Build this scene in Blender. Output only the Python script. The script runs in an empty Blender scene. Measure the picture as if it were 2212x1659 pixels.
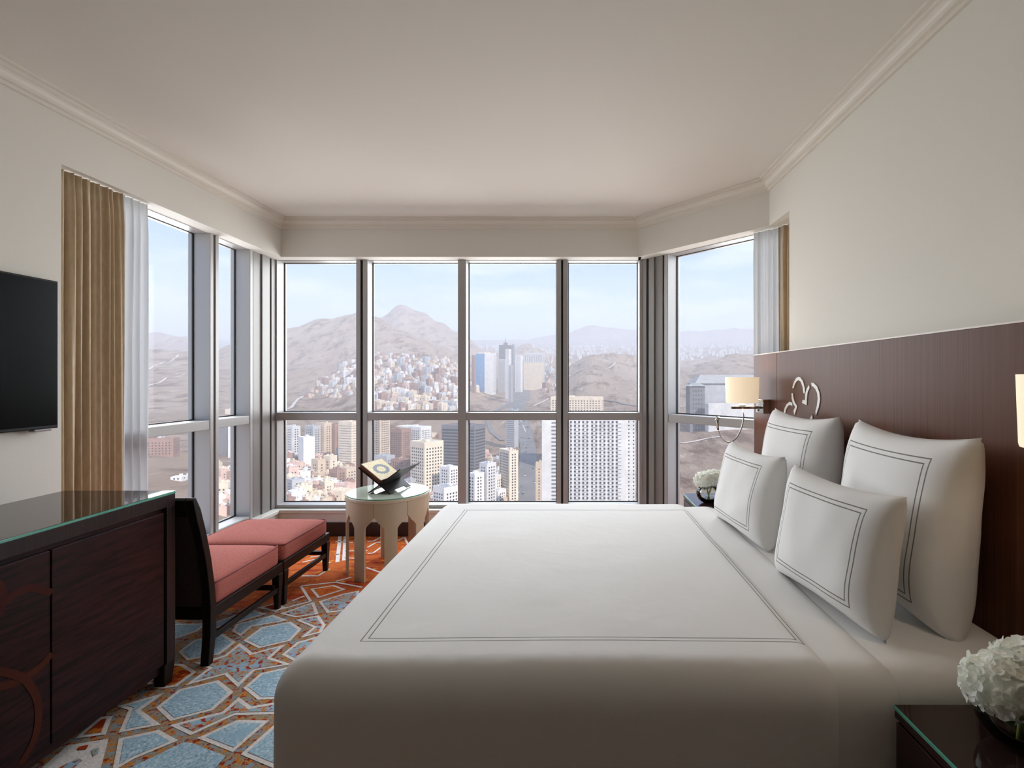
import bpy, bmesh, math, random
from mathutils import Vector, Matrix, noise as mnoise

random.seed(7)
SC = bpy.context.scene
COL = SC.collection
F = 1120.0; PX = 1229.0; PY = 818.0; H = 1.35      # focal length and vanishing point in photo pixels, eye height

# ------------------------------------------------------------------ camera
cam_d = bpy.data.cameras.new('camera')
cam = bpy.data.objects.new('camera', cam_d)
COL.objects.link(cam)
cam.location = (0, 0, H)
cam.rotation_euler = (math.radians(90), 0, 0)
cam_d.sensor_width = 36.0
cam_d.lens = F / 2212 * 36.0
cam_d.shift_x = -(PX - 1106) / 2212
cam_d.shift_y = (PY - 829.5) / 2212
cam_d.clip_start = 0.05
cam_d.clip_end = 60000
SC.camera = cam

# ------------------------------------------------------------------ world / sky
world = bpy.data.worlds.new('sky'); SC.world = world
world.use_nodes = True
nt = world.node_tree; nt.nodes.clear()
def wn(t, **k):
    n = nt.nodes.new(t)
    for a, b in k.items(): setattr(n, a, b)
    return n
tc = wn('ShaderNodeTexCoord'); sep = wn('ShaderNodeSeparateXYZ')
nt.links.new(tc.outputs['Generated'], sep.inputs[0])
ramp = wn('ShaderNodeValToRGB')
els = ramp.color_ramp.elements
els[0].position = 0.0; els[0].color = (0.75, 0.77, 0.82, 1)
els[1].position = 1.0; els[1].color = (0.10, 0.24, 0.50, 1)
for p, c in ((0.06, (0.62, 0.70, 0.84, 1)), (0.13, (0.42, 0.53, 0.78, 1)), (0.22, (0.24, 0.37, 0.68, 1)), (0.42, (0.16, 0.31, 0.62, 1))):
    e = els.new(p); e.color = c
nt.links.new(sep.outputs['Z'], ramp.inputs[0])
mp = wn('ShaderNodeMapping'); mp.inputs['Scale'].default_value = (1.6, 1.6, 7.0)
nt.links.new(tc.outputs['Generated'], mp.inputs[0])
cl = wn('ShaderNodeTexNoise'); cl.inputs['Scale'].default_value = 2.6; cl.inputs['Detail'].default_value = 6
nt.links.new(mp.outputs[0], cl.inputs['Vector'])
cr = wn('ShaderNodeMapRange'); cr.inputs[1].default_value = 0.47; cr.inputs[2].default_value = 0.68
cr.inputs[3].default_value = 0.0; cr.inputs[4].default_value = 0.65
nt.links.new(cl.outputs['Fac'], cr.inputs[0])
mxw = wn('ShaderNodeMixRGB'); mxw.inputs[2].default_value = (0.64, 0.67, 0.73, 1)
nt.links.new(cr.outputs[0], mxw.inputs[0]); nt.links.new(ramp.outputs[0], mxw.inputs[1])
bg = wn('ShaderNodeBackground'); bg.inputs['Strength'].default_value = 2.0
nt.links.new(mxw.outputs[0], bg.inputs[0])
wo = wn('ShaderNodeOutputWorld'); nt.links.new(bg.outputs[0], wo.inputs[0])

# ------------------------------------------------------------------ sun and added fill lights at the windows
def light(name, kind, loc, direction, energy, color, **k):
    d = bpy.data.lights.new(name, kind); o = bpy.data.objects.new(name, d); COL.objects.link(o)
    o.location = loc
    o.rotation_euler = Vector(direction).to_track_quat('-Z', 'Y').to_euler()
    d.energy = energy; d.color = color
    for a, b in k.items(): setattr(d, a, b)
    return o
light('sun', 'SUN', (0, -50, 400), (-0.60, 0.72, -0.62), 5.0, (1.0, 0.91, 0.81), angle=math.radians(1.0))
FILL_TINT = (0.94, 0.975, 1.0)  # cool tint shared by the added fill lights
light('added_fill_back_window', 'AREA', (-0.90, 5.8, 2.0), (0, -1, -0.20), 152, FILL_TINT, shape='RECTANGLE', size=3.6, size_y=2.2)  # added area light, brightens the room beyond what the sky gives
light('added_fill_left_window', 'AREA', (-4.1, 4.55, 2.25), (1, -0.55, -0.36), 172, FILL_TINT, shape='RECTANGLE', size=2.0, size_y=2.2)  # added fill outside the left panes, aimed in at the bed
light('added_fill_diagonal_window', 'AREA', (2.10, 5.0, 2.25), (-0.76, -0.75, -0.36), 70, FILL_TINT, shape='RECTANGLE', size=1.6, size_y=2.2)  # added fill outside the diagonal panes, on top of sky and sun

vs = SC.view_settings
vs.view_transform = 'Standard'; vs.look = 'None'; vs.exposure = 0.0; vs.gamma = 1.0
vs.use_curve_mapping = False
cy = SC.cycles
cy.use_denoising = True
cy.adaptive_threshold = 0.07
cy.max_bounces = 8; cy.diffuse_bounces = 4; cy.glossy_bounces = 3; cy.transmission_bounces = 6
cy.transparent_max_bounces = 12; cy.volume_bounces = 1
cy.sample_clamp_indirect = 6.0
cy.caustics_reflective = False; cy.caustics_refractive = False

# ------------------------------------------------------------------ materials
def lin(c):
    return tuple(((v / 255) / 12.92 if v / 255 <= 0.04045 else ((v / 255 + 0.055) / 1.055) ** 2.4) for v in c) + (1.0,)
MATS = {}
def new_mat(name):
    m = bpy.data.materials.new(name); m.use_nodes = True
    MATS[name] = m
    return m, m.node_tree, m.node_tree.nodes['Principled BSDF']
def coord(t, scale=(1, 1, 1), kind='Object', rot=(0, 0, 0)):
    tc = t.nodes.new('ShaderNodeTexCoord'); mp = t.nodes.new('ShaderNodeMapping')
    mp.inputs['Scale'].default_value = scale; mp.inputs['Rotation'].default_value = rot
    t.links.new(tc.outputs[kind], mp.inputs[0])
    return mp.outputs[0]
def tex(t, vec, scale, detail=4, rough=0.6):
    n = t.nodes.new('ShaderNodeTexNoise'); n.inputs['Scale'].default_value = scale
    n.inputs['Detail'].default_value = detail; n.inputs['Roughness'].default_value = rough
    t.links.new(vec, n.inputs['Vector'])
    return n.outputs['Fac']
def rng(t, v, a, b, c=0.0, d=1.0):
    n = t.nodes.new('ShaderNodeMapRange')
    for i, q in enumerate((a, b, c, d)): n.inputs[i + 1].default_value = q
    t.links.new(v, n.inputs[0])
    return n.outputs[0]
def mix(t, f, a, b):
    n = t.nodes.new('ShaderNodeMixRGB')
    for s, q in ((0, f), (1, a), (2, b)):
        if isinstance(q, (tuple, list)): n.inputs[s].default_value = q
        elif isinstance(q, (int, float)): n.inputs[s].default_value = q
        else: t.links.new(q, n.inputs[s])
    return n.outputs[0]
def mth(t, op, a, b=None):
    n = t.nodes.new('ShaderNodeMath'); n.operation = op
    for s, q in ((0, a), (1, b)):
        if q is None: continue
        if isinstance(q, (int, float)): n.inputs[s].default_value = q
        else: t.links.new(q, n.inputs[s])
    return n.outputs[0]
def bump(t, p, v, strength=0.2, dist=0.01):
    n = t.nodes.new('ShaderNodeBump'); n.inputs['Strength'].default_value = strength; n.inputs['Distance'].default_value = dist
    t.links.new(v, n.inputs['Height']); t.links.new(n.outputs[0], p.inputs['Normal'])
def plain(name, c, rough=0.5, metal=0.0, c2=None, scale=20, bmp=0.0, bscale=None, stretch=(1, 1, 1), spec=None, lo=0.35, hi=0.65, rot=(0, 0, 0), bdist=0.01):
    m, t, p = new_mat(name)
    p.inputs['Base Color'].default_value = lin(c); p.inputs['Roughness'].default_value = rough; p.inputs['Metallic'].default_value = metal
    if spec is not None: p.inputs['Specular IOR Level'].default_value = spec
    if c2 or bmp:
        v = coord(t, stretch, rot=rot); n = tex(t, v, scale)
        if c2: t.links.new(mix(t, rng(t, n, lo, hi), lin(c), lin(c2)), p.inputs['Base Color'])
        if bmp: bump(t, p, n if not bscale else tex(t, v, bscale), bmp, bdist)
    return m

wall_m = plain('cream_wall_paint', (226, 222, 212), 0.75, bmp=0.05, scale=180)
ceil_m = plain('ceiling_paint', (232, 228, 219), 0.85)
trim_m = plain('white_trim_paint', (228, 222, 210), 0.5)
base_m = plain('dark_baseboard', (52, 36, 30), 0.4, c2=(40, 28, 24), scale=6, stretch=(8, 8, 1))
frame_m = plain('grey_aluminium', (172, 169, 166), 0.42, metal=0.25, spec=0.4)
post_m = plain('grey_corner_post', (136, 132, 128), 0.45, metal=0.25)
gasket_m = plain('black_gasket', (32, 30, 28), 0.6)
sill_m = plain('pale_sill', (222, 218, 208), 0.35)
black_m = plain('black_wood', (22, 15, 13), 0.34, spec=0.22, c2=(34, 25, 22), scale=5, stretch=(12, 12, 2))
steel_m = plain('chrome', (200, 198, 195), 0.12, metal=1.0)
dkwood_m = plain('wenge_dresser', (28, 17, 17), 0.3, spec=0.14, c2=(54, 27, 28), scale=3, stretch=(2, 2, 22), rot=(0.35, 0, 0), bmp=0.05, lo=0.38, hi=0.62)
dkframe_m = plain('wenge_frame', (40, 29, 28), 0.3, spec=0.2, c2=(54, 40, 38), scale=4, stretch=(30, 30, 1.5))
inlay_m = plain('red_inlay', (60, 24, 21), 0.4, spec=0.1, c2=(76, 36, 24), scale=4)
head_m = plain('walnut_headboard', (76, 47, 34), 0.36, spec=0.12, c2=(112, 71, 52), scale=2.2, stretch=(1, 46, 0.35), lo=0.25, hi=0.75)
white_orn_m = plain('white_inlay', (228, 224, 218), 0.4)
night_m = plain('dark_mahogany', (44, 20, 20), 0.3, c2=(58, 28, 26), scale=4, stretch=(2, 2, 18))
table_m = plain('beige_lacquer', (196, 176, 148), 0.32)
rim_m = plain('beige_rim', (206, 189, 163), 0.3)
red_m = plain('terracotta_fabric', (160, 86, 76), 0.85, c2=(184, 110, 98), scale=90, stretch=(1, 2.5, 1), bmp=0.25, bscale=320, spec=0.2, bdist=0.002)
pipe_m = plain('terracotta_piping', (128, 58, 54), 0.85)
backfab_m = plain('dark_brown_upholstery', (46, 30, 26), 0.8, c2=(60, 38, 32), scale=60)
drape_m = plain('bronze_drape', (188, 166, 136), 0.6, c2=(202, 182, 152), scale=60, stretch=(1, 1, 0.3), bmp=0.15, bscale=260, bdist=0.002)
page_m = plain('gilt_pages', (92, 48, 26), 0.5, c2=(120, 68, 36), scale=40, stretch=(1, 1, 14))
tv_m = plain('black_plastic', (12, 12, 11), 0.4, spec=0.2)
screen_m = plain('tv_screen', (4, 5, 4), 0.22, spec=0.06)
stem_m = plain('green_stem', (120, 140, 50), 0.5)
leaf_m = plain('green_leaf', (62, 84, 40), 0.5)
def petal():
    m, t, p = new_mat('white_petal'); o = t.nodes['Material Output']; p.inputs['Roughness'].default_value = 0.6; p.inputs['Base Color'].default_value = lin((252, 252, 248))
    tl = t.nodes.new('ShaderNodeBsdfTranslucent'); tl.inputs[0].default_value = lin((250, 252, 240)); mx = t.nodes.new('ShaderNodeMixShader'); mx.inputs[0].default_value = 0.45
    t.links.new(p.outputs[0], mx.inputs[1]); t.links.new(tl.outputs[0], mx.inputs[2]); t.links.new(mx.outputs[0], o.inputs[0])
    return m
petal_m = petal()
asphalt_m = plain('asphalt', (122, 117, 112), 0.9, c2=(138, 131, 124), scale=0.02)

def linen(name, ax, ay, gap, w, kind='UV', cx=0.0, cyy=0.0):
    """white cotton with two stitched lines around a rectangle"""
    m, t, p = new_mat(name)
    p.inputs['Roughness'].default_value = 0.8; p.inputs['Specular IOR Level'].default_value = 0.25
    tcn = t.nodes.new('ShaderNodeTexCoord'); s = t.nodes.new('ShaderNodeSeparateXYZ')
    t.links.new(tcn.outputs[kind], s.inputs[0])
    dx = mth(t, 'SUBTRACT', mth(t, 'ABSOLUTE', mth(t, 'SUBTRACT', s.outputs[0], cx)), ax)
    dy = mth(t, 'SUBTRACT', mth(t, 'ABSOLUTE', mth(t, 'SUBTRACT', s.outputs[1], cyy)), ay)
    d = mth(t, 'MAXIMUM', dx, dy)
    l1 = mth(t, 'LESS_THAN', mth(t, 'ABSOLUTE', d), w)
    l2 = mth(t, 'LESS_THAN', mth(t, 'ABSOLUTE', mth(t, 'ADD', d, gap)), w)
    f = mth(t, 'MAXIMUM', l1, l2)
    t.links.new(mix(t, f, lin((238, 236, 233)), lin((128, 124, 118))), p.inputs['Base Color'])
    v = coord(t); bump(t, p, tex(t, v, 5, 3), 0.25, 0.02)
    return m
sheet_m = plain('white_cotton', (236, 234, 231), 0.8, spec=0.25, bmp=0.2, scale=6, bdist=0.01)

def glass_thin(name, tint, refl=0.08):
    m, t, p = new_mat(name)
    t.nodes.remove(p)
    o = t.nodes['Material Output']
    tr = t.nodes.new('ShaderNodeBsdfTransparent'); tr.inputs[0].default_value = tint
    gl = t.nodes.new('ShaderNodeBsdfGlossy'); gl.inputs['Roughness'].default_value = 0.0
    lw = t.nodes.new('ShaderNodeFresnel'); lw.inputs[0].default_value = 1.45
    mx = t.nodes.new('ShaderNodeMixShader')
    t.links.new(mth(t, 'MULTIPLY', lw.outputs[0], refl * 10), mx.inputs[0]); t.links.new(tr.outputs[0], mx.inputs[1]); t.links.new(gl.outputs[0], mx.inputs[2])
    t.links.new(mx.outputs[0], o.inputs[0])
    return m
pane_m = glass_thin('window_glass', (0.98, 0.985, 0.985, 1), 0.0015)
def glass_real(name, col, rough=0.0):
    m, t, p = new_mat(name)
    p.inputs['Base Color'].default_value = col; p.inputs['Roughness'].default_value = rough
    p.inputs['Transmission Weight'].default_value = 1.0; p.inputs['IOR'].default_value = 1.45
    return m
bowl_m = glass_thin('clear_glass', (0.97, 0.98, 0.97, 1), 0.12)
def coated(name, c, edge):
    m = plain(name, c, 0.04, spec=0.6)
    return m
gedge_m = plain('green_glass_edge', (92, 168, 146), 0.08, spec=0.6)
gtop_dark_m = plain('glass_over_dark_wood', (58, 48, 42), 0.03, spec=0.55)
gtop_night_m = plain('glass_over_mahogany', (52, 36, 32), 0.04, spec=0.32)
gtop_table_m = plain('glass_over_beige', (196, 205, 186), 0.03, spec=0.4)
def sheer():
    m, t, p = new_mat('white_sheer'); o = t.nodes['Material Output']; t.nodes.remove(p)
    tl = t.nodes.new('ShaderNodeBsdfTranslucent'); tl.inputs[0].default_value = (0.60, 0.60, 0.60, 1)
    df = t.nodes.new('ShaderNodeBsdfDiffuse'); df.inputs[0].default_value = (0.85, 0.85, 0.86, 1)
    tr = t.nodes.new('ShaderNodeBsdfTransparent')
    a = t.nodes.new('ShaderNodeMixShader'); a.inputs[0].default_value = 0.5
    t.links.new(tl.outputs[0], a.inputs[1]); t.links.new(df.outputs[0], a.inputs[2])
    b = t.nodes.new('ShaderNodeMixShader'); b.inputs[0].default_value = 0.12
    t.links.new(a.outputs[0], b.inputs[1]); t.links.new(tr.outputs[0], b.inputs[2])
    t.links.new(b.outputs[0], o.inputs[0])
    return m
sheer_m = sheer()
def shade_mat():
    m, t, p = new_mat('lit_lampshade')
    p.inputs['Base Color'].default_value = lin((240, 226, 200)); p.inputs['Roughness'].default_value = 0.8
    p.inputs['Emission Color'].default_value = (1.0, 0.80, 0.56, 1); p.inputs['Emission Strength'].default_value = 0.58
    return m
shade_m = shade_mat()

def book_cover():
    m, t, p = new_mat('gold_book_cover'); p.inputs['Roughness'].default_value = 0.45
    tcn = t.nodes.new('ShaderNodeTexCoord'); s = t.nodes.new('ShaderNodeSeparateXYZ'); t.links.new(tcn.outputs['UV'], s.inputs[0])
    x = mth(t, 'SUBTRACT', s.outputs[0], 0.5); y = mth(t, 'SUBTRACT', s.outputs[1], 0.5)
    r = mth(t, 'SQRT', mth(t, 'ADD', mth(t, 'MULTIPLY', mth(t, 'MULTIPLY', x, x), 1.5), mth(t, 'MULTIPLY', mth(t, 'MULTIPLY', y, y), 1.0)))
    n = t.nodes.new('ShaderNodeTexVoronoi'); n.inputs['Scale'].default_value = 24
    t.links.new(tcn.outputs['UV'], n.inputs['Vector'])
    a = mth(t, 'ARCTAN2', y, x)
    rr = mth(t, 'ADD', r, mth(t, 'MULTIPLY', mth(t, 'SINE', mth(t, 'MULTIPLY', a, 14)), 0.013))
    ring = mth(t, 'LESS_THAN', mth(t, 'ABSOLUTE', mth(t, 'SUBTRACT', rr, 0.255)), 0.072)
    gold = mix(t, rng(t, n.outputs['Distance'], 0.2, 0.7), lin((206, 176, 104)), lin((226, 206, 150)))
    brd = mth(t, 'GREATER_THAN', mth(t, 'MAXIMUM', mth(t, 'ABSOLUTE', x), mth(t, 'ABSOLUTE', y)), 0.475)
    c = mix(t, ring, gold, lin((40, 54, 72)))
    t.links.new(mix(t, brd, c, lin((150, 124, 74))), p.inputs['Base Color'])
    return m
book_m = book_cover()

# carpet materials (all in world-scale object coordinates)
def carpet(name, c1, c2, spots, fine=95):
    m, t, p = new_mat(name); p.inputs['Roughness'].default_value = 0.95; p.inputs['Specular IOR Level'].default_value = 0.1
    v = coord(t); n = tex(t, v, fine, 2); n2 = tex(t, v, 14, 4)
    c = mix(t, rng(t, n, 0.35, 0.65), lin(c1), lin(c2))
    for i, (sc, lo, hi, cc) in enumerate(spots):
        vv = coord(t, (1, 1, 1), rot=(0, 0, 0.4 * i)); tx = t.nodes.new('ShaderNodeVectorMath'); tx.operation = 'ADD'; tx.inputs[1].default_value = (3.7 * i, 1.3 * i, 0)
        t.links.new(vv, tx.inputs[0])
        c = mix(t, rng(t, tex(t, tx.outputs[0], sc, 3), lo, hi), c, lin(cc))
    t.links.new(c, p.inputs['Base Color'])
    bump(t, p, n, 0.5, 0.004)
    return m
c_blue = carpet('carpet_blue', (130, 168, 186), (204, 224, 234), [(10, 0.45, 0.72, (158, 190, 208))])
c_white = carpet('carpet_white', (222, 214, 208), (242, 236, 230), [])
c_band = carpet('carpet_band', (150, 130, 104), (178, 158, 130), [(22, 0.50, 0.58, (142, 160, 170)), (34, 0.52, 0.58, (206, 130, 54)), (44, 0.55, 0.60, (154, 48, 26))])
c_speck = carpet('carpet_speckle', (156, 164, 164), (188, 176, 156), [(13, 0.47, 0.57, (160, 192, 212)), (27, 0.54, 0.60, (210, 130, 62)), (36, 0.55, 0.60, (168, 58, 30))])
c_orange = carpet('carpet_orange', (188, 84, 34), (222, 124, 48), [(7, 0.50, 0.66, (160, 46, 26)), (16, 0.56, 0.68, (226, 140, 40))])
c_red = carpet('carpet_red', (150, 48, 24), (178, 66, 32), [(18, 0.52, 0.60, (222, 128, 46))])
def carpet_base():
    """band colour near the door side, orange field by the window, torn edge between"""
    m, t, p = new_mat('carpet_ground'); p.inputs['Roughness'].default_value = 0.95; p.inputs['Specular IOR Level'].default_value = 0.1
    v = coord(t); s = t.nodes.new('ShaderNodeSeparateXYZ'); t.links.new(v, s.inputs[0])
    n = tex(t, v, 110, 2)
    band = mix(t, rng(t, n, 0.35, 0.65), lin((150, 130, 104)), lin((178, 158, 130)))
    for i, (sc, lo, hi, cc) in enumerate([(22, 0.50, 0.58, (142, 160, 170)), (34, 0.52, 0.58, (206, 130, 54)), (44, 0.55, 0.60, (154, 48, 26))]):
        tx = t.nodes.new('ShaderNodeVectorMath'); tx.operation = 'ADD'; tx.inputs[1].default_value = (3.7 * i, 1.3 * i, 0); t.links.new(v, tx.inputs[0])
        band = mix(t, rng(t, tex(t, tx.outputs[0], sc, 3), lo, hi), band, lin(cc))
    org = mix(t, rng(t, n, 0.35, 0.65), lin((178, 78, 36)), lin((210, 116, 56)))
    st = coord(t, (0.35, 1.6, 1))
    org = mix(t, rng(t, tex(t, st, 9, 4), 0.5, 0.66), org, lin((156, 44, 24)))
    org = mix(t, rng(t, tex(t, v, 15, 4), 0.58, 0.68), org, lin((228, 146, 44)))
    e = mth(t, 'ADD', s.outputs[1], mth(t, 'ADD', mth(t, 'MULTIPLY', tex(t, v, 6, 4), 0.25), mth(t, 'MULTIPLY', s.outputs[0], -0.38)))
    t.links.new(mix(t, rng(t, e, 3.86, 3.94), band, org), p.inputs['Base Color'])
    bump(t, p, n, 0.5, 0.004)
    return m
c_base = carpet_base()

# ------------------------------------------------------------------ mesh helpers
class MB:
    def __init__(s): s.v = []; s.f = []; s.mi = []; s.uv = None
    def add(s, vs_, fs, mi=0):
        o = len(s.v); s.v += [tuple(q) for q in vs_]
        for f in fs: s.f.append(tuple(i + o for i in f)); s.mi.append(mi)
        return s
    def box(s, x0, x1, y0, y1, z0, z1, mi=0):
        return s.add([(x0, y0, z0), (x1, y0, z0), (x1, y1, z0), (x0, y1, z0), (x0, y0, z1), (x1, y0, z1), (x1, y1, z1), (x0, y1, z1)],
                     [(0, 3, 2, 1), (4, 5, 6, 7), (0, 1, 5, 4), (1, 2, 6, 5), (2, 3, 7, 6), (3, 0, 4, 7)], mi)
    def prism(s, poly, axis, a, b, mi=0):
        """poly: 2-D points; axis 'x','y' or 'z' is the extrusion axis"""
        def P(q, h): return {'x': (h, q[0], q[1]), 'y': (q[0], h, q[1]), 'z': (q[0], q[1], h)}[axis]
        n = len(poly)
        return s.add([P(q, a) for q in poly] + [P(q, b) for q in poly],
                     [tuple(range(n)), tuple(range(2 * n - 1, n - 1, -1))] + [(i, i + n, (i + 1) % n + n, (i + 1) % n) for i in range(n)], mi)
    def taper(s, c0, s0, z0, c1, s1, z1, mi=0):
        a = [(c0[0] + i * s0[0] / 2, c0[1] + j * s0[1] / 2, z0) for i, j in ((-1, -1), (1, -1), (1, 1), (-1, 1))]
        b = [(c1[0] + i * s1[0] / 2, c1[1] + j * s1[1] / 2, z1) for i, j in ((-1, -1), (1, -1), (1, 1), (-1, 1))]
        return s.add(a + b, [(0, 3, 2, 1), (4, 5, 6, 7), (0, 1, 5, 4), (1, 2, 6, 5), (2, 3, 7, 6), (3, 0, 4, 7)], mi)
    def tube(s, pts, r, n=10, mi=0):
        pts = [Vector(p) for p in pts]; rr = r if isinstance(r, (list, tuple)) else [r] * len(pts)
        rings = []
        up = Vector((0.13, 0.31, 0.94))
        for i, p in enumerate(pts):
            t = (pts[min(i + 1, len(pts) - 1)] - pts[max(i - 1, 0)]).normalized()
            a = t.cross(up).normalized(); b = t.cross(a).normalized()
            rings.append([p + (a * math.cos(2 * math.pi * k / n) + b * math.sin(2 * math.pi * k / n)) * rr[i] for k in range(n)])
        vs_ = [q for r_ in rings for q in r_]; fs = []
        for i in range(len(pts) - 1):
            for k in range(n): fs.append((i * n + k, i * n + (k + 1) % n, (i + 1) * n + (k + 1) % n, (i + 1) * n + k))
        fs.append(tuple(range(n))); fs.append(tuple((len(pts) - 1) * n + k for k in range(n - 1, -1, -1)))
        return s.add(vs_, fs, mi)
    def lathe(s, prof, c=(0, 0, 0), n=32, closed=False, mi=0):
        vs_ = []; fs = []
        for (r, z) in prof:
            for k in range(n):
                a = 2 * math.pi * k / n; vs_.append((c[0] + r * math.cos(a), c[1] + r * math.sin(a), c[2] + z))
        m = len(prof)
        for i in range(m - 1 + (1 if closed else 0)):
            j = (i + 1) % m
            for k in range(n): fs.append((i * n + k, i * n + (k + 1) % n, j * n + (k + 1) % n, j * n + k))
        return s.add(vs_, fs, mi)
    def shifted(s, d):
        s.v = [(a - d[0], b - d[1], c - d[2]) for a, b, c in s.v]; return s
def build(mb, name, mats, parent=None, smooth=False, bevel=0.0, seg=2, fix=True, local=False, angle=None):
    me = bpy.data.meshes.new(name)
    if parent is not None and not local:
        mb.shifted(parent.location)
    me.from_pydata(mb.v, [], mb.f)
    mats = mats if isinstance(mats, (list, tuple)) else [mats]
    for m in mats: me.materials.append(m)
    if len(mats) > 1: me.polygons.foreach_set('material_index', mb.mi)
    if fix:
        bm = bmesh.new(); bm.from_mesh(me); bmesh.ops.recalc_face_normals(bm, faces=bm.faces); bm.to_mesh(me); bm.free()
    if smooth: me.polygons.foreach_set('use_smooth', [True] * len(me.polygons))
    me.update()
    o = bpy.data.objects.new(name, me); COL.objects.link(o)
    if parent is not None: o.parent = parent
    if bevel:
        b = o.modifiers.new('bevel', 'BEVEL'); b.width = bevel; b.segments = seg; b.limit_method = 'ANGLE'; b.angle_limit = math.radians(40)
    if angle: 
        for p_ in me.polygons: p_.use_smooth = True
        e = o.modifiers.new('split', 'EDGE_SPLIT'); e.split_angle = math.radians(angle)
    return o
def tag(o, label=None, cat=None, group=None, kind=None):
    if label: o['label'] = label
    if cat: o['category'] = cat
    if group: o['group'] = group
    if kind: o['kind'] = kind
    return o
def thing(name, label, cat, loc, group=None, kind=None, rotz=0):
    o = bpy.data.objects.new(name, None); COL.objects.link(o); o.location = loc; o.rotation_euler = (0, 0, rotz)
    o.empty_display_size = 0.1
    return tag(o, label, cat, group, kind)
def copy_tree(o, parent=None):
    c = o.copy(); COL.objects.link(c)
    if parent is not None: c.parent = parent
    for ch in list(o.children): copy_tree(ch, c)
    return c
def rounded(x0, x1, y0, y1, z0, z1, r, nx, ny, nz, disp=None, crown=0.0):
    """soft box: dense cube surface pushed onto a rounded box"""
    mb = MB(); idx = {}
    def P(i, j, k):
        key = (i, j, k)
        if key in idx: return idx[key]
        p = Vector((x0 + (x1 - x0) * i / nx, y0 + (y1 - y0) * j / ny, z0 + (z1 - z0) * k / nz))
        c = Vector((min(max(p.x, x0 + r), x1 - r), min(max(p.y, y0 + r), y1 - r), min(max(p.z, z0 + r), z1 - r)))
        d = p - c
        if d.length > 1e-9: p = c + d.normalized() * r
        if crown:
            u = (p.x - x0) / (x1 - x0) * 2 - 1; w = (p.y - y0) / (y1 - y0) * 2 - 1
            p.z += crown * max(0, 1 - u ** 4) * max(0, 1 - w ** 4) * (1 if k == nz else 0)
        if disp: p = p + disp(p)
        idx[key] = len(mb.v); mb.v.append(tuple(p)); return idx[key]
    for i in range(nx):
        for j in range(ny):
            for k in (0, nz): mb.f.append((P(i, j, k), P(i + 1, j, k), P(i + 1, j + 1, k), P(i, j + 1, k)))
    for i in range(nx):
        for k in range(nz):
            for j in (0, ny): mb.f.append((P(i, j, k), P(i + 1, j, k), P(i + 1, j, k + 1), P(i, j, k + 1)))
    for j in range(ny):
        for k in range(nz):
            for i in (0, nx): mb.f.append((P(i, j, k), P(i, j + 1, k), P(i, j + 1, k + 1), P(i, j, k + 1)))
    mb.mi = [0] * len(mb.f)
    return mb
def floor_pt(x, y):
    d = F * H / (y - PY)
    return ((x - PX) * d / F, d)

# ------------------------------------------------------------------ room shell
XL, XR, YB, YREAR, ZC, ZB = -2.443, 1.354, 4.397, -1.7, 2.70, 2.3826
FL = -2.543                     # inner face of the left window frames
YF = 4.50                       # inner face of the back window frames
DX0, DY0, DX1, DY1 = 0.589, 4.397, 1.354, 3.501   # diagonal bulkhead
TL = math.hypot(DX1 - DX0, DY1 - DY0)
tx_, ty_ = (DX1 - DX0) / TL, (DY1 - DY0) / TL
nx_, ny_ = -ty_, tx_            # outward normal of the diagonal
SILL = 0.225

fl = build(MB().box(-3.1, 2.3, YREAR - 0.3, 5.0, -0.12, 0.0), 'floor', c_base); tag(fl, kind='structure')
rm = build(MB().prism([(-2.75, YREAR - 0.2), (2.0, YREAR - 0.2), (2.0, 4.2), (1.0, 4.72), (-2.75, 4.72)], 'z', ZC, ZC + 0.15), 'ceiling', ceil_m); tag(rm, kind='structure')
mb = MB().box(XL - 0.35, XL, YREAR - 0.2, 2.495, 0, ZC)                   # solid wall
mb.box(FL - 0.13, XL, 2.495, YB, ZB, ZC)                                  # bulkhead
mb.box(FL - 0.13, XL - 0.05, 2.495, 4.447, 0, SILL - 0.03)                # low wall
tag(build(mb, 'wall_left', wall_m), kind='structure')
mb = MB().box(FL - 0.13, DX0 + 0.03, YB, YF + 0.13, ZB, ZC)
mb.prism([(DX0, YB), (DX1, DY1), (DX1 + 0.28 * nx_, DY1 + 0.28 * ny_), (DX0 + 0.28 * nx_, DY0 + 0.28 * ny_)], 'z', ZB, ZC)
mb.box(FL - 0.05, 0.66, 4.447, YF + 0.13, 0, SILL - 0.03)
q0 = (0.589 + 0.05 * nx_, 4.397 + 0.05 * ny_)
mb.prism([q0, (q0[0] + 1.75 * tx_, q0[1] + 1.75 * ty_), (q0[0] + 1.75 * tx_ + .18 * nx_, q0[1] + 1.75 * ty_ + .18 * ny_), (q0[0] + .18 * nx_, q0[1] + .18 * ny_)], 'z', 0, SILL - 0.03)
mb.prism([(DX0, YB), (DX0 + 0.28 * nx_, DY0 + 0.28 * ny_), (DX0 + 0.03, YF + 0.13)], 'z', ZB, ZC)
tag(build(mb, 'wall_back', wall_m), kind='structure')
mb = MB().box(XR, XR + 0.6, YREAR - 0.2, 3.186, 0, ZC)
mb.prism([(XR, 3.186), (XR + 0.6, 3.186), (XR + 0.6, 3.3), (XR + 0.2, 3.65), (XR, DY1)], 'z', ZB, ZC)
tag(build(mb, 'wall_right', wall_m), kind='structure')
tag(build(MB().box(XL - 0.3, XR + 0.5, YREAR - 0.2, YREAR, 0, ZC), 'wall_rear', plain('low_bounce_grey', (98, 92, 88), 0.5, c2=(84, 78, 74), scale=3, stretch=(12, 12, 1))), kind='structure')  # unseen wall, moved in and darkened to cut bounce light

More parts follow.
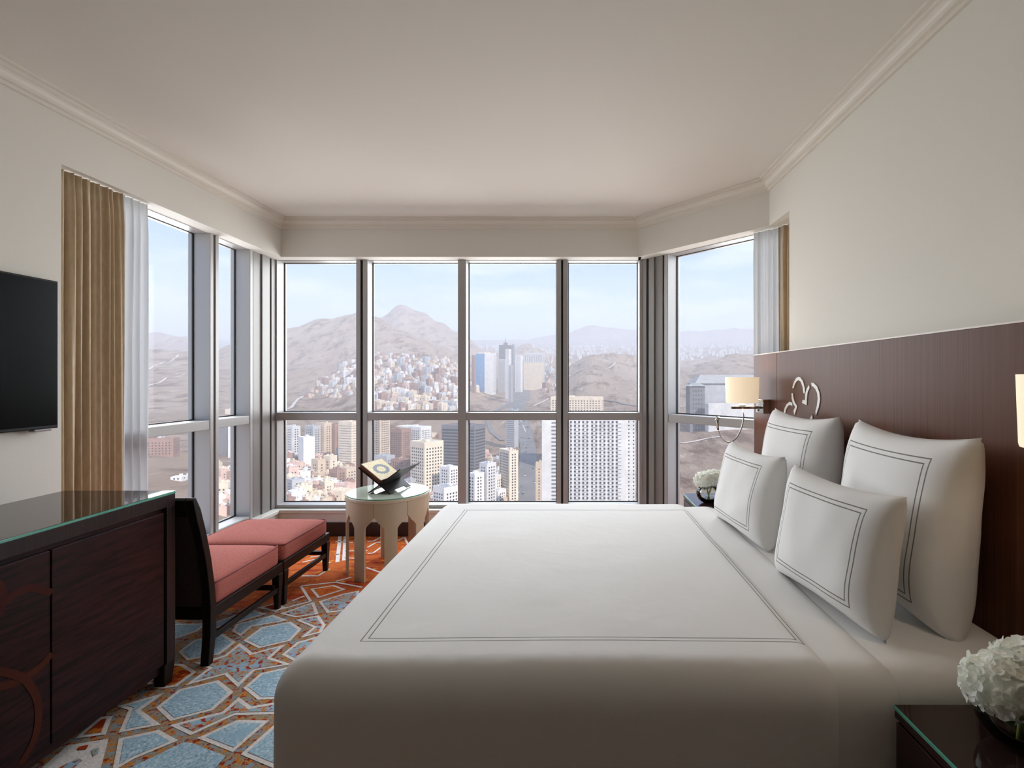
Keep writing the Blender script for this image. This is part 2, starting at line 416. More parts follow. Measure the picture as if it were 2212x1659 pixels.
# cornice, one mitred length per wall
path = [(XL, YREAR), (XL, YB), (DX0, YB), (DX1, DY1), (XR, YREAR)]
prof = [(0, -.082), (.014, -.082), (.014, -.066), (.030, -.064), (.030, -.047), (.036, -.036), (.046, -.029), (.058, -.026), (.058, -.012), (.078, -.011), (.078, 0.0)]
def mitre(i, p):
    """point at distance p inside the room from path corner i"""
    def nrm(a, b):
        d = Vector((b[0] - a[0], b[1] - a[1])).normalized(); return Vector((d.y, -d.x))
    if i == 0: n = nrm(path[0], path[1]); return Vector(path[0]) + n * p
    if i == len(path) - 1: n = nrm(path[-2], path[-1]); return Vector(path[-1]) + n * p
    n1 = nrm(path[i - 1], path[i]); n2 = nrm(path[i], path[i + 1]); b = (n1 + n2)
    return Vector(path[i]) + b * (p / (1 + n1.dot(n2)))
for i in range(4):
    mb = MB(); m = len(prof)
    vv = [(*mitre(i, p), ZC + z) for p, z in prof] + [(*mitre(i + 1, p), ZC + z) for p, z in prof]
    mb.add(vv, [(k, k + 1, m + k + 1, m + k) for k in range(m - 1)])
    tag(build(mb, 'trim_%d' % (i + 1), trim_m), kind='structure')

# sills and baseboards
tag(build(MB().box(FL - 0.02, XL - 0.035, 2.495, 4.44, SILL - 0.03, SILL), 'trim_5', sill_m, bevel=0.004), kind='structure')
mb = MB().box(FL - 0.02, 0.62, 4.435, YF + 0.02, SILL - 0.03, SILL)
tag(build(mb, 'trim_6', sill_m, bevel=0.004), kind='structure')
q0 = (0.589 + 0.04 * nx_, 4.397 + 0.04 * ny_)
tag(build(MB().prism([q0, (q0[0] + 1.6 * tx_, q0[1] + 1.6 * ty_), (q0[0] + 1.6 * tx_ + .08 * nx_, q0[1] + 1.6 * ty_ + .08 * ny_), (q0[0] + .08 * nx_, q0[1] + .08 * ny_)], 'z', SILL - 0.03, SILL), 'trim_7', sill_m), kind='structure')
tag(build(MB().box(XL - 0.05, 0.64, 4.432, 4.447, 0, 0.12), 'baseboard_back', base_m, bevel=0.004), kind='structure')
tag(build(MB().box(XL - 0.05, XL - 0.035, 2.495, 4.432, 0, 0.12), 'baseboard_left', base_m, bevel=0.004), kind='structure')
tag(build(MB().box(XR - 0.014, XR, YREAR, 3.186, 0, 0.12), 'baseboard_right', base_m, bevel=0.004), kind='structure')

# ------------------------------------------------------------------ windows (local x along the wall, local y outward)
TZ0, TZ1 = 0.990, 1.055
def window(name, loc, rot, bars, grooves, bays, posts=()):
    w = thing(name, None, None, loc, kind='structure', rotz=rot)
    for a, b in bars:
        build(MB().box(a, b, 0, 0.16, SILL, ZB), 'mullion', frame_m, w, bevel=0.003, local=True)
    for a, b in grooves:
        build(MB().box(a - .002, b + .002, 0.022, 0.10, SILL, ZB), 'gasket_strip', gasket_m, w, local=True)
    for a, b, y in posts:
        build(MB().box(a, b, y, 0.16, SILL, ZB), 'corner_post', post_m, w, bevel=0.003, local=True)
    for a, b in bays:
        build(MB().box(a, b, 0.004, 0.16, TZ0, TZ1), 'transom', frame_m, w, bevel=0.003, local=True)
        build(MB().box(a, b, 0.004, 0.16, SILL, SILL + 0.028), 'bottom_rail', frame_m, w, bevel=0.003, local=True)
        build(MB().box(a, b, 0.02, 0.16, ZB - 0.004, ZB + 0.05), 'head_rail', frame_m, w, local=True)
        for z0, z1 in ((SILL + 0.028, TZ0), (TZ1, ZB)):
            build(MB().box(a, b, 0.126, 0.134, z0, z1), 'pane', pane_m, w, local=True)
            g = MB(); t_ = 0.008
            g.box(a, a + t_, 0.116, 0.126, z0, z1); g.box(b - t_, b, 0.116, 0.126, z0, z1)
            g.box(a + t_, b - t_, 0.116, 0.126, z0, z0 + t_); g.box(a + t_, b - t_, 0.116, 0.126, z1 - t_, z1)
            build(g, 'glazing_gasket', gasket_m, w, local=True)
    return w
window('window_1', (FL, 0, 0), math.radians(90),
       [(2.42, 2.56), (3.676, 3.711), (3.732, 3.767), (4.136, 4.171)], [(3.711, 3.732), (4.171, 4.193), (4.41, 4.44)],
       [(2.56, 3.676), (3.767, 4.136)], [(4.193, 4.30, 0.012), (4.30, 4.41, 0.0), (4.44, 4.52, 0.004)])
window('window_2', (0, YF, 0), 0,
       [(-2.585, -2.535), (-1.848, -1.812), (-1.790, -1.748), (-0.965, -0.893), (-0.108, -0.068), (-0.050, -0.009), (0.612, 0.640)],
       [(-1.812, -1.790), (-0.068, -0.050)],
       [(-2.535, -1.848), (-1.748, -0.965), (-0.893, -0.108), (-0.009, 0.612)])
window('window_3', (0.665, 4.462, 0), math.atan2(ty_, tx_),
       [(0.1958, 0.2346), (1.62, 1.72)], [(0.000, 0.022), (0.1714, 0.1958)], [(0.2346, 1.62)],
       [(-0.045, 0.0, 0.0), (0.022, 0.065, 0.004), (0.065, 0.09, -0.004), (0.09, 0.1714, 0.01)])

# ------------------------------------------------------------------ carpet pattern
def A(l): return [(60 + x / 3.95, 1400 + y / 3.95) for x, y in l]
def B(l): return [(360 + x / 5.53, 1240 + y / 5.53) for x, y in l]
def C(l): return [(600 + x / 6.9125, 1120 + y / 6.9125) for x, y in l]
cells = [
    (A([(1095, 510), (1290, 355), (1630, 275), (1755, 375), (1580, 530), (1215, 625)]), 2, 1),
    (A([(775, 725), (860, 530), (760, 500), (1165, 385), (965, 530), (1135, 655)]), 2, 1),
    (A([(775, 775), (1120, 700), (1285, 790), (900, 950), (720, 1060)]), 2, 1),
    (A([(780, 1075), (1320, 815), (1400, 815), (1690, 930), (1560, 1075)]), 2, 0),
    (A([(1445, 770), (1790, 615), (2060, 620), (1750, 890)]), 2, 1),
    (A([(2100, 660), (1815, 910), (2100, 1030), (2300, 1040), (2300, 640)]), 2, 1),
    (A([(1210, 660), (1660, 545), (1800, 420), (1910, 500), (2300, 430), (2300, 560), (1760, 575), (1390, 745)]), 3, 1),
    (A([(1255, 135), (1330, 140), (1440, 205), (1270, 330), (1120, 350), (1000, 300)]), 5, 1),
    (A([(400, 775), (620, 590), (725, 580), (665, 740)]), 5, 1),
    (A([(340, 830), (690, 775), (610, 1075), (60, 1075)]), 1, 1),
    (A([(430, 850), (520, 830), (500, 870), (420, 880)]), 5, 0),
    (A([(540, 880), (610, 855), (600, 910), (560, 935)]), 3, 0),
    (A([(260, 1030), (430, 945), (470, 965), (380, 1040)]), 3, 0),
    (B([(500, 1130), (215, 1335), (690, 1205), (850, 1355), (1055, 1155), (1490, 1080), (1245, 1000), (1425, 840), (1030, 945), (875, 825), (690, 975), (480, 1040), (330, 1060)]), 3, 1),
    (B([(915, 800), (1130, 640), (1480, 570), (1615, 660), (1480, 800), (1100, 890)]), 2, 1),
    (B([(140, 930), (330, 790), (680, 715), (825, 815), (640, 960), (240, 1035)]), 2, 1),
    (B([(780, 685), (880, 745), (1025, 630), (1450, 555), (1275, 490), (830, 600)]), 2, 1),
    (B([(400, 640), (1020, 420), (1195, 480), (850, 585), (560, 660)]), 2, 1),
    (B([(-100, 620), (100, 595), (500, 590), (360, 690), (100, 775), (-100, 800)]), 2, 1),
    (B([(1355, 475), (1760, 335), (1815, 480), (1530, 520)]), 3, 1),
    (B([(1540, 550), (1820, 495), (1900, 610), (1850, 700), (1600, 765), (1750, 640)]), 3, 1),
    (B([(1375, 965), (1560, 815), (1900, 720), (1900, 1000), (1520, 1040)]), 3, 1),
    (B([(915, 1365), (1125, 1185), (1700, 1060), (1700, 1470), (1090, 1505)]), 2, 1),
    (B([(1715, 180), (2000, 135), (2140, 185), (1805, 290)]), 4, 1),
    (B([(1815, 330), (2100, 240), (2300, 200), (2300, 420), (1915, 465)]), 3, 1),
    (B([(1080, 405), (1300, 350), (1420, 400), (1300, 455)]), 5, 1),
]
def inset(poly, w):
    n = len(poly); ar = sum(poly[i][0] * poly[(i + 1) % n][1] - poly[(i + 1) % n][0] * poly[i][1] for i in range(n))
    sg = 1 if ar > 0 else -1; out = []
    for i in range(n):
        a, b, c = Vector(poly[i - 1]), Vector(poly[i]), Vector(poly[(i + 1) % n])
        d1 = (b - a).normalized(); d2 = (c - b).normalized()
        n1 = Vector((-d1.y, d1.x)) * sg; n2 = Vector((-d2.y, d2.x)) * sg
        k = max(0.35, 1 + n1.dot(n2)); out.append(tuple(b + (n1 + n2) * (w / k)))
    return out
mb = MB()
def cell(poly, fill, outline, lift=0.0):
    n = len(poly)
    ar = sum(poly[i][0] * poly[(i + 1) % n][1] - poly[(i + 1) % n][0] * poly[i][1] for i in range(n))
    if ar < 0: poly = poly[::-1]
    if outline: mb.add([(x, y, 0.0010 + lift) for x, y in poly], [tuple(range(n))], 1)
    ip = inset(poly, 0.017) if outline else poly
    mb.add([(x, y, 0.0022 + lift) for x, y in ip], [tuple(range(n))], fill)
for i, (pl, fill, ol) in enumerate(cells):
    w = [floor_pt(x, y) for x, y in pl]
    cell(w, fill, ol, 0.0003 * (i % 3) + (0.0012 if not ol else 0))
    if all(y < 2.7 for _, y in w):
        cell([(x, 3.56 - y) for x, y in w], fill, ol, 0.0003 * (i % 3))
def strip(pts, w):
    pts = [Vector(floor_pt(x, y)) for x, y in pts]
    for a, b in zip(pts, pts[1:]):
        d = (b - a).normalized(); n = Vector((-d.y, d.x)) * w / 2
        q = [a - n, b - n, b + n, a + n]
        mb.add([(p.x, p.y, 0.0016) for p in q], [(0, 1, 2, 3)], 1)
for l in ([(365, 655), (545, 615), (780, 665)], [(490, 580), (640, 560)], [(360, 860), (600, 860), (770, 755)], [(860, 350), (1120, 360)], [(860, 550), (920, 530)],
          [(1340, 345), (1430, 340), (1560, 270)], [(1340, 435), (1470, 360), (1600, 350)], [(1340, 525), (1420, 520), (1560, 420)], [(1000, 490), (1340, 480)], [(1000, 590), (1200, 600)],
          [(345, 1010), (870, 955), (1260, 1030)], [(345, 1010), (490, 1240), (0, 1370)], [(1320, 735), (1600, 830)], [(870, 940), (1100, 880)], [(1800, 330), (1890, 280), (1960, 420)],
          [(220, 1230), (400, 1160)], [(640, 1290), (840, 1180)], [(720, 1330), (1000, 1240)], [(810, 1190), (850, 1300)], [(850, 1200), (1100, 1120)]):
    strip(C(l), 0.016)
for l in ([(930, 265), (890, 655)], [(1010, 265), (990, 630)]): strip(C(l), 0.028)
pat = build(mb, 'carpet_pattern', [c_base, c_white, c_blue, c_speck, c_orange, c_red], fl, local=True, fix=False)
pat['kind'] = 'stuff'

# ------------------------------------------------------------------ curtains
def curtain(name, label, pts, z0, z1, mat, waves, amp, seed, group=None, gather=True):
    rnd = random.Random(seed)
    P = [Vector(p) for p in pts]; L = [0]
    for a, b in zip(P, P[1:]): L.append(L[-1] + (b - a).length)
    def at(s):
        s *= L[-1]
        for i in range(len(P) - 1):
            if s <= L[i + 1] + 1e-9:
                t = (s - L[i]) / (L[i + 1] - L[i]); d = (P[i + 1] - P[i]).normalized()
                return P[i].lerp(P[i + 1], t), Vector((-d.y, d.x))
        return P[-1], Vector((0, 1))
    n = waves * 14; nz = 24; mb = MB()
    ph = [rnd.uniform(-0.5, 0.5) for _ in range(waves + 2)]; am = [rnd.uniform(0.65, 1.15) for _ in range(waves + 2)]
    for k in range(nz + 1):
        f = k / nz; z = z0 + (z1 - z0) * f
        for i in range(n + 1):
            s = i / n; p, nn = at(s); w = s * waves; j = int(w); t = w - j
            ph_ = ph[j] * (1 - t) + ph[j + 1] * t; a_ = am[j] * (1 - t) + am[j + 1] * t
            pinch = 1 - 0.55 * max(0, (f - 0.93) / 0.07) if gather else 1
            y = math.sin(2 * math.pi * (w + ph_ * 0.5 + 0.05 * math.sin(3 * f + j))) * amp * a_ * pinch
            y += 0.25 * amp * math.sin(4 * math.pi * w + 2 * f + seed)
            q = p + nn * y; mb.v.append((q.x, q.y, z))
    for k in range(nz):
        for i in range(n):
            a = k * (n + 1) + i; mb.f.append((a, a + 1, a + n + 2, a + n + 1)); mb.mi.append(0)
    o = build(mb, name, mat, None, smooth=True, fix=False)
    so = o.modifiers.new('thick', 'SOLIDIFY'); so.thickness = 0.002
    return tag(o, label, 'curtain', group)
curtain('drape', 'bronze floor-length drape gathered beside the wall-mounted television', [(-2.492, 2.505), (-2.492, 2.885)], 0.02, ZB - 0.004, drape_m, 8, 0.021, 3)
curtain('sheer_curtain', 'white sheer curtain hanging next to the wide bronze drape on the left', [(-2.500, 2.87), (-2.500, 3.075)], 0.02, ZB - 0.004, sheer_m, 4, 0.020, 5)
curtain('sheer_curtain', 'white sheer curtain at the window behind the headboard end', [(1.310, 3.660), (1.420, 3.545), (1.445, 3.50)], 0.25, ZB - 0.004, sheer_m, 4, 0.018, 8)
curtain('drape', 'narrow bronze drape in the corner recess above the headboard', [(1.430, 3.530), (1.462, 3.42), (1.50, 3.25)], 0.25, ZB - 0.004, drape_m, 5, 0.022, 9)

# ------------------------------------------------------------------ television
tv = thing('television', 'flat black television mounted on the left wall above the dresser', 'television', (-2.42, 1.83, 1.46))
build(MB().box(-2.443, -2.402, 1.22, 2.439, 1.119, 1.807), 'housing', tv_m, tv, bevel=0.004)
build(MB().box(-2.402, -2.399, 1.23, 2.431, 1.134, 1.799), 'screen', screen_m, tv)
build(MB().box(-2.42, -2.392, 2.32, 2.40, 1.110, 1.121), 'sensor_bar', plain('silver_badge', (150, 150, 150), 0.2, metal=0.8), tv, bevel=0.003)

# ------------------------------------------------------------------ dresser
DXF, DXB, DY_F, DY_N, DZ = -1.761, -2.26, 2.320, 0.45, 0.849
dr = thing('dresser', 'dark wenge dresser with glass top and red ring inlay under the television', 'dresser', (-2.0, 1.4, 0))
mb = MB().box(DXB, DXF - 0.022, DY_N, DY_F - 0.02, 0.10, 0.79)
build(mb, 'carcass', dkwood_m, dr)
mb = MB().box(DXB, DXF, DY_N, DY_F, 0.786, DZ - 0.010)
build(mb, 'top_rail', dkframe_m, dr, bevel=0.002)
build(MB().box(DXB, DXF, DY_F - 0.048, DY_F, 0.10, 0.786), 'end_panel', dkframe_m, dr, bevel=0.002)
build(MB().box(DXB, DXF - 0.02, DY_N, DY_F - 0.06, 0.062, 0.10), 'plinth', dkwood_m, dr, bevel=0.002)
for yy in (DY_F - 0.03, DY_N + 0.05):
    for xx in (DXF - 0.03, DXB + 0.03):
        build(MB().taper((xx, yy), (0.045, 0.045), 0, (xx, yy), (0.06, 0.06), 0.10), 'leg', black_m, dr, bevel=0.003)
build(MB().box(DXB, DXF + 0.002, DY_N, DY_F + 0.002, DZ - 0.010, DZ - 0.0016), 'glass_top', gedge_m, dr, bevel=0.001)
build(MB().box(DXB + 0.002, DXF - 0.001, DY_N + 0.002, DY_F - 0.001, DZ - 0.0018, DZ), 'top_surface', gtop_dark_m, dr)
doors = []
for a, b in ((1.772, 2.262), (1.280, 1.766), (0.788, 1.274)):
    d_ = build(MB().box(DXF - 0.022, DXF - 0.006, a, b, 0.102, 0.765), 'door', dkwood_m, dr, bevel=0.002); doors.append(d_)
def door_pt(x, y):
    d = -(DXF - 0.006) * F / (PX - x); return (d, H - (y - PY) * d / F)
def inlay(pts, parent, w=0.012, k=0):
    P = [Vector(door_pt(x / 3.456, 1180 + y / 3.456)) for x, y in pts]; Q = []
    for i in range(len(P) - 1):                                 # smooth the traced arc
        p0, p1, p2, p3 = P[max(i - 1, 0)], P[i], P[i + 1], P[min(i + 2, len(P) - 1)]
        for t in (0, .25, .5, .75):
            Q.append(0.5 * ((2 * p1) + (p2 - p0) * t + (2 * p0 - 5 * p1 + 4 * p2 - p3) * t * t + (3 * p1 - p0 - 3 * p2 + p3) * t ** 3))
    Q.append(P[-1]); mb = MB(); n = len(Q)
    for i, q in enumerate(Q):
        t = (Q[min(i + 1, n - 1)] - Q[max(i - 1, 0)]).normalized(); nn = Vector((-t.y, t.x)) * w
        for s in (-1, 1):
            e = q + nn * s; mb.v.append((DXF - 0.0063, e.x, e.y)); mb.v.append((DXF - 0.0052 + 0.0004 * k, e.x, e.y))
    for i in range(n - 1):
        a = 4 * i; b = a + 4
        for f in ((a + 1, b + 1, b + 3, a + 3), (a, a + 1, b + 1, b), (a + 2, b + 2, b + 3, a + 3), (a, b, b + 2, a + 2)): mb.f.append(f); mb.mi.append(0)
    o = build(mb, 'ring_inlay', inlay_m, None); 
    l = dr.location; o.data.transform(Matrix.Translation((-l.x, -l.y, -l.z))); o.parent = parent
for k, arc in enumerate(([(-60, 500), (30, 425), (130, 345), (250, 310), (385, 350)], [(385, 800), (300, 900), (180, 980), (80, 1030), (-80, 1060)], [(-80, 940), (30, 940), (150, 975), (200, 1010), (270, 1130), (285, 1280), (250, 1450), (150, 1630)],
            [(-60, 260), (0, 300), (15, 390), (-10, 520)])):
    inlay(arc, doors[1], k=k)

# ------------------------------------------------------------------ lounge chair and footstool
CX0, CX1 = -2.29, -1.690
ch = thing('lounge_chair', 'low armless chair with terracotta cushion and black wooden frame', 'chair', ((CX0 + CX1) / 2, 2.75, 0))
Fp = [(2.350, .811), (2.382, .751), (2.416, .643), (2.451, .506), (2.473, .385), (2.488, .267), (2.488, .139), (2.462, 0)]
Rp = [(2.332, .800), (2.353, .72), (2.384, .62), (2.415, .50), (2.435, .385), (2.446, .27), (2.444, .139), (2.430, 0)]
for xa in (CX1 - 0.040, CX0):
    build(MB().prism(Fp + Rp[::-1], 'x', xa, xa + 0.040), 'rear_leg', black_m, ch, bevel=0.003)
mb = MB()
mb.prism([Fp[0], Fp[1], Rp[1], Rp[0]], 'x', CX0 + 0.04, CX1 - 0.04)
build(mb, 'top_rail', black_m, ch, bevel=0.003)
bp = [(y - .004, z) for y, z in Fp[1:6]] + [(y + .010, z) for y, z in Rp[1:6]][::-1]
build(MB().prism(bp, 'x', CX0 + 0.04, CX1 - 0.04), 'back_panel', backfab_m, ch)
fp = [(y + .055 - .02 * abs(i - 2) / 2, z) for i, (y, z) in enumerate(Fp[1:5])] + [(y - .003, z) for y, z in Fp[1:5]][::-1]
build(MB().prism(fp, 'x', CX0 + 0.042, CX1 - 0.042), 'backrest_cushion', red_m, ch, bevel=0.012)
def rails(root, y0, y1, rear=True):
    for xa in (CX1 - 0.034, CX0 + 0.004):
        build(MB().box(xa, xa + 0.030, y0, y1, 0.205, 0.262), 'side_rail', black_m, root, bevel=0.003)
    build(MB().box(CX0 + 0.03, CX1 - 0.03, y1 - 0.035, y1 - 0.005, 0.205, 0.258), 'front_rail', black_m, root, bevel=0.003)
    build(MB().box(CX0 + 0.03, CX1 - 0.03, y0 + 0.005, y0 + 0.035, 0.205, 0.258), 'rear_rail', black_m, root, bevel=0.003)
    for xa in (CX1 - 0.028, CX0 + 0.008):
        build(MB().box(xa, xa + 0.020, y0 + 0.02, y1 - 0.02, 0.100, 0.130), 'stretcher', black_m, root, bevel=0.003)
    build(MB().box(CX0 + 0.02, CX1 - 0.02, y1 - 0.075, y1 - 0.05, 0.125, 0.150), 'cross_stretcher', black_m, root, bevel=0.003)
def cushion(root, x0, x1, y0, y1, z0, z1):
    c = build(rounded(x0, x1, y0, y1, z0, z1, 0.022, 22, 22, 6, crown=0.022), 'seat_cushion', red_m, root, smooth=True)
    e = 0.012; zz = z1 - 0.004
    mb = MB(); pts = []
    for (cx, cyy, a0) in ((x1 - .022, y1 - .022, 0), (x0 + .022, y1 - .022, 90), (x0 + .022, y0 + .022, 180), (x1 - .022, y0 + .022, 270)):
        for a in range(0, 91, 15):
            t = math.radians(a0 + a); pts.append((cx + (.022 - .003) * math.cos(t), cyy + (.022 - .003) * math.sin(t), zz))
    pts.append(pts[0])
    mb.tube(pts, 0.0042, 6); mb.shifted(root.location)
    o = build(mb, 'piping', pipe_m, None, smooth=True); o.parent = c
rails(ch, 2.455, 3.070)
cushion(ch, CX0 + 0.012, CX1 - 0.012, 2.492, 3.050, 0.255, 0.372)
for xx in (CX1 - 0.022, CX0 + 0.022):
    build(MB().taper((xx, 3.045), (0.026, 0.026), 0, (xx, 3.045), (0.044, 0.046), 0.205), 'front_leg', black_m, ch, bevel=0.002)
ot = thing('footstool', 'terracotta cushioned footstool pushed against the low chair', 'footstool', ((CX0 + CX1) / 2, 3.38, 0))
rails(ot, 3.082, 3.672)
cushion(ot, CX0 + 0.012, CX1 - 0.012, 3.098, 3.655, 0.255, 0.360)
for yy in (3.106, 3.648):
    for xx in (CX1 - 0.022, CX0 + 0.022):
        build(MB().taper((xx, yy), (0.028, 0.028), 0, (xx, yy), (0.044, 0.046), 0.205), 'leg', black_m, ot, bevel=0.002)

# ------------------------------------------------------------------ round side table
TX, TY, TR, TZ = -1.288, 3.70, 0.281, 0.551
tb = thing('side_table', 'round beige lacquered side table with arched legs and glass top', 'table', (TX, TY, 0))
build(MB().lathe([(0, .520), (TR, .520), (TR + .003, .524), (TR + .003, .540), (TR, .544), (0, .544)], (TX, TY, 0), 64), 'rim', rim_m, tb, angle=30)
build(MB().lathe([(0, .544), (TR - .003, .544), (TR - .003, .5505), (0, .5505)], (TX, TY, 0), 64), 'glass_edge', gedge_m, tb, angle=30)
build(MB().lathe([(0, .5503), (TR - .0035, .5503), (TR - .0045, .5512), (0, .5512)], (TX, TY, 0), 64), 'glass_top', gtop_table_m, tb, angle=30)
HALF = math.radians(22.5); LEGA = math.asin(0.042 / TR)
def edge_angle(z):
    """half width of a leg panel (radians) at height z: straight leg, ogee shoulder, closed apron"""
    if z <= 0.345: return LEGA
    if z >= 0.430: return HALF - 0.004
    t = (z - 0.345) / 0.085
    if t < 0.6: k = 0.5 * 0.62 * (1 - math.cos(math.pi * min(1, t / 0.6) * 0.5)) * 2
    else:
        u = (t - 0.6) / 0.4; k = 0.62 + 0.38 * (u ** 0.6) if u > 0 else 0.62
        k = 0.62 + 0.38 * u ** 1.4
    return LEGA + (HALF - 0.004 - LEGA) * k
zs = [0, 0.12, 0.24, 0.345] + [0.345 + 0.085 * i / 12 for i in range(1, 13)] + [0.47, 0.52]
for k in range(8):
    a0 = math.radians(-90 + 22.5 + 45 * k); mb = MB(); nc = 8
    for R_ in (TR - .001, TR - 0.019):
        for z in zs:
            e = edge_angle(z)
            for i in range(nc + 1):
                a = a0 - e + 2 * e * i / nc; mb.v.append((TX + R_ * math.cos(a), TY + R_ * math.sin(a), z))
    N = len(zs) * (nc + 1)
    for r in range(len(zs) - 1):
        for i in range(nc):
            a = r * (nc + 1) + i; mb.f.append((a, a + 1, a + nc + 2, a + nc + 1)); mb.f.append((N + a, N + a + 1, N + a + nc + 2, N + a + nc + 1))
        for i in (0, nc):
            a = r * (nc + 1) + i; mb.f.append((a, a + nc + 1, N + a + nc + 1, N + a))
    for i in range(nc): mb.f.append((i, i + 1, N + i + 1, N + i)); q = (len(zs) - 1) * (nc + 1) + i; mb.f.append((q, q + 1, N + q + 1, N + q))
    mb.mi = [0] * len(mb.f)
    build(mb, 'leg_panel', table_m, tb, angle=35)

# folding book stand and book (local x across, y along the hinge axis)
SX, SY, SZ = (-1.23 - 1.394) / 2 + 0.028, (3.557 + 3.605) / 2 + 0.140, TZ + 0.0005
st_rot = math.atan2(0.281, 0.055) - math.pi / 2
st = thing('book_stand', 'folding black wooden book stand open on the round table', 'book stand', (SX, SY, SZ), rotz=st_rot)
TH = math.radians(35.5); BL = 0.300; PIV = 0.104
def board(sign, name):
    c, s_ = math.cos(TH), math.sin(TH)
    mb = MB(); t = 0.006
    # outline in (along board, hinge axis): two feet with a notch between
    ol = [(0.0, -.143), (0.0, -.085), (0.022, -.078), (0.022, .078), (0.0, .085), (0.0, .143), (BL, .143), (BL, -.143)]
    vs_ = []
    for h in (-t / 2, t / 2):
        for l, w in ol:
            x = sign * (-PIV * c + l * c) ; z = l * s_
            vs_.append((x - sign * h * s_ * 1, w, z + h * c + 0.004))
    n = len(ol)
    mb.add(vs_, [tuple(range(n)), tuple(range(2 * n - 1, n - 1, -1))] + [(i, i + n, (i + 1) % n + n, (i + 1) % n) for i in range(n)])
    build(mb, name, black_m, st, local=True)
board(1, 'board'); board(-1, 'board')
bk = thing('book', 'closed gold book with dark blue oval ornament resting on the stand', 'book', (SX, SY, SZ), rotz=st_rot)
def bkbox(l0, l1, w0, w1, h0, h1, name, mat, uv=False):
    c, s_ = math.cos(TH), math.sin(TH); vs_ = []
    for h in (h0, h1):
        for l, w in ((l0, w0), (l1, w0), (l1, w1), (l0, w1)):
            vs_.append((PIV * c - l * c + h * s_, w, l * s_ + h * c + 0.0045))
    mb = MB().add(vs_, [(0, 3, 2, 1), (4, 5, 6, 7), (0, 1, 5, 4), (1, 2, 6, 5), (2, 3, 7, 6), (3, 0, 4, 7)])
    o = build(mb, name, mat, bk, local=True, fix=False)
    if uv:
        u = o.data.uv_layers.new(name='UVMap')
        for p in o.data.polygons:
            for li in p.loop_indices:
                vi = o.data.loops[li].vertex_index % 4
                u.data[li].uv = ((0, 0), (1, 0), (1, 1), (0, 1))[vi]
bkbox(0.112, 0.300, -.138, .126, 0.0035, 0.0075, 'back_cover', page_m)
bkbox(0.116, 0.297, -.134, .122, 0.0075, 0.028, 'page_block', page_m)
bkbox(0.112, 0.300, -.138, .126, 0.028, 0.0315, 'front_cover', book_m, True)

# ------------------------------------------------------------------ bed
def soft(p):
    n = mnoise.noise(Vector((p.x * 1.6, p.y * 1.6, p.z * 1.2))) * 0.006 + mnoise.noise(Vector((p.x * 4 + 9, p.y * 4, p.z * 2))) * 0.002
    return Vector((n * 0.7, n * 0.7, n))
bed = thing('bed', 'wide bed made up with white linen below the walnut headboard', 'bed', (0.3, 2.155, 0))
build(MB().box(-0.62, 1.28, 1.34, 2.97, 0.06, 0.30), 'box_spring', black_m, bed, bevel=0.01)
build(rounded(-0.665, 1.288, 1.285, 3.030, 0.28, 0.606, 0.075, 60, 56, 12, soft), 'mattress', sheet_m, bed, smooth=True)
for xx in (-0.5, 1.15):
    for yy in (1.42, 2.88):
        build(MB().taper((xx, yy), (0.05, 0.05), 0, (xx, yy), (0.06, 0.06), 0.07), 'leg', black_m, bed)
o = build(rounded(-0.60, 0.862, 1.272, 3.040, 0.14, 0.617, 0.082, 50, 60, 16, soft), 'bed_sheet', sheet_m, None, smooth=True)
tag(o, 'white flat sheet showing between the duvet edge and the pillows', 'sheet')
duvet_m = linen('white_duvet_cotton', 0.607, 0.712, 0.016, 0.0017, 'Object', 0.037, 2.130)
o = build(rounded(-0.755, 0.705, 1.256, 3.055, 0.03, 0.633, 0.095, 90, 110, 34, soft), 'duvet', duvet_m, None, smooth=True)
tag(o, 'smooth white duvet with double stitched border covering the bed', 'duvet')

def pillow(label, W, Hh, T, loc, yaw, lean, ax, ay, gap, w, seed, twist=0.0, group=None):
    n = 40; mb = MB(); uvs = []
    for side in (1, -1):
        for j in range(n + 1):
            for i in range(n + 1):
                u = i / n * 2 - 1; v = j / n * 2 - 1
                k = 0.11
                x = u * (1 - k * (1 - v * v) * abs(u) ** 3) * W / 2
                y = v * (1 - k * (1 - u * u) * abs(v) ** 3) * Hh / 2
                e = max(0.0, (1 - abs(u) ** 3.2)) * max(0.0, (1 - abs(v) ** 3.2))
                z = T * (e ** 0.42) * (1 - 0.12 * v)
                z += 0.006 * mnoise.noise(Vector((u * 2.2 + seed, v * 2.2, side)))* e ** 0.3
                mb.v.append((x, y, side * z)); uvs.append((u * W / 2, v * Hh / 2))
    N = (n + 1) ** 2
    for s in (0, N):
        for j in range(n):
            for i in range(n):
                a = s + j * (n + 1) + i; q = (a, a + 1, a + n + 2, a + n + 1); mb.f.append(q if s == 0 else q[::-1]); mb.mi.append(0)
    m = linen('pillow_cotton_%d' % seed, ax, ay, gap, w)
    o = build(mb, 'pillow', m, None, smooth=True, fix=False)
    u = o.data.uv_layers.new(name='UVMap')
    for l in o.data.loops: u.data[l.index].uv = uvs[l.vertex_index]
    bm = bmesh.new(); bm.from_mesh(o.data); bmesh.ops.remove_doubles(bm, verts=bm.verts, dist=1e-5); bm.to_mesh(o.data); bm.free()
    # local x -> -Y (towards the camera), local y -> up, local z -> -X (towards the foot)
    R0 = Matrix(((0, 0, -1), (-1, 0, 0), (0, 1, 0))).to_4x4()
    o.matrix_world = Matrix.Translation(loc) @ Matrix.Rotation(yaw, 4, 'Z') @ Matrix.Rotation(lean, 4, 'Y') @ Matrix.Rotation(twist, 4, 'X') @ R0
    return tag(o, label, 'pillow', group)
PG = 'white bordered pillows on the bed'
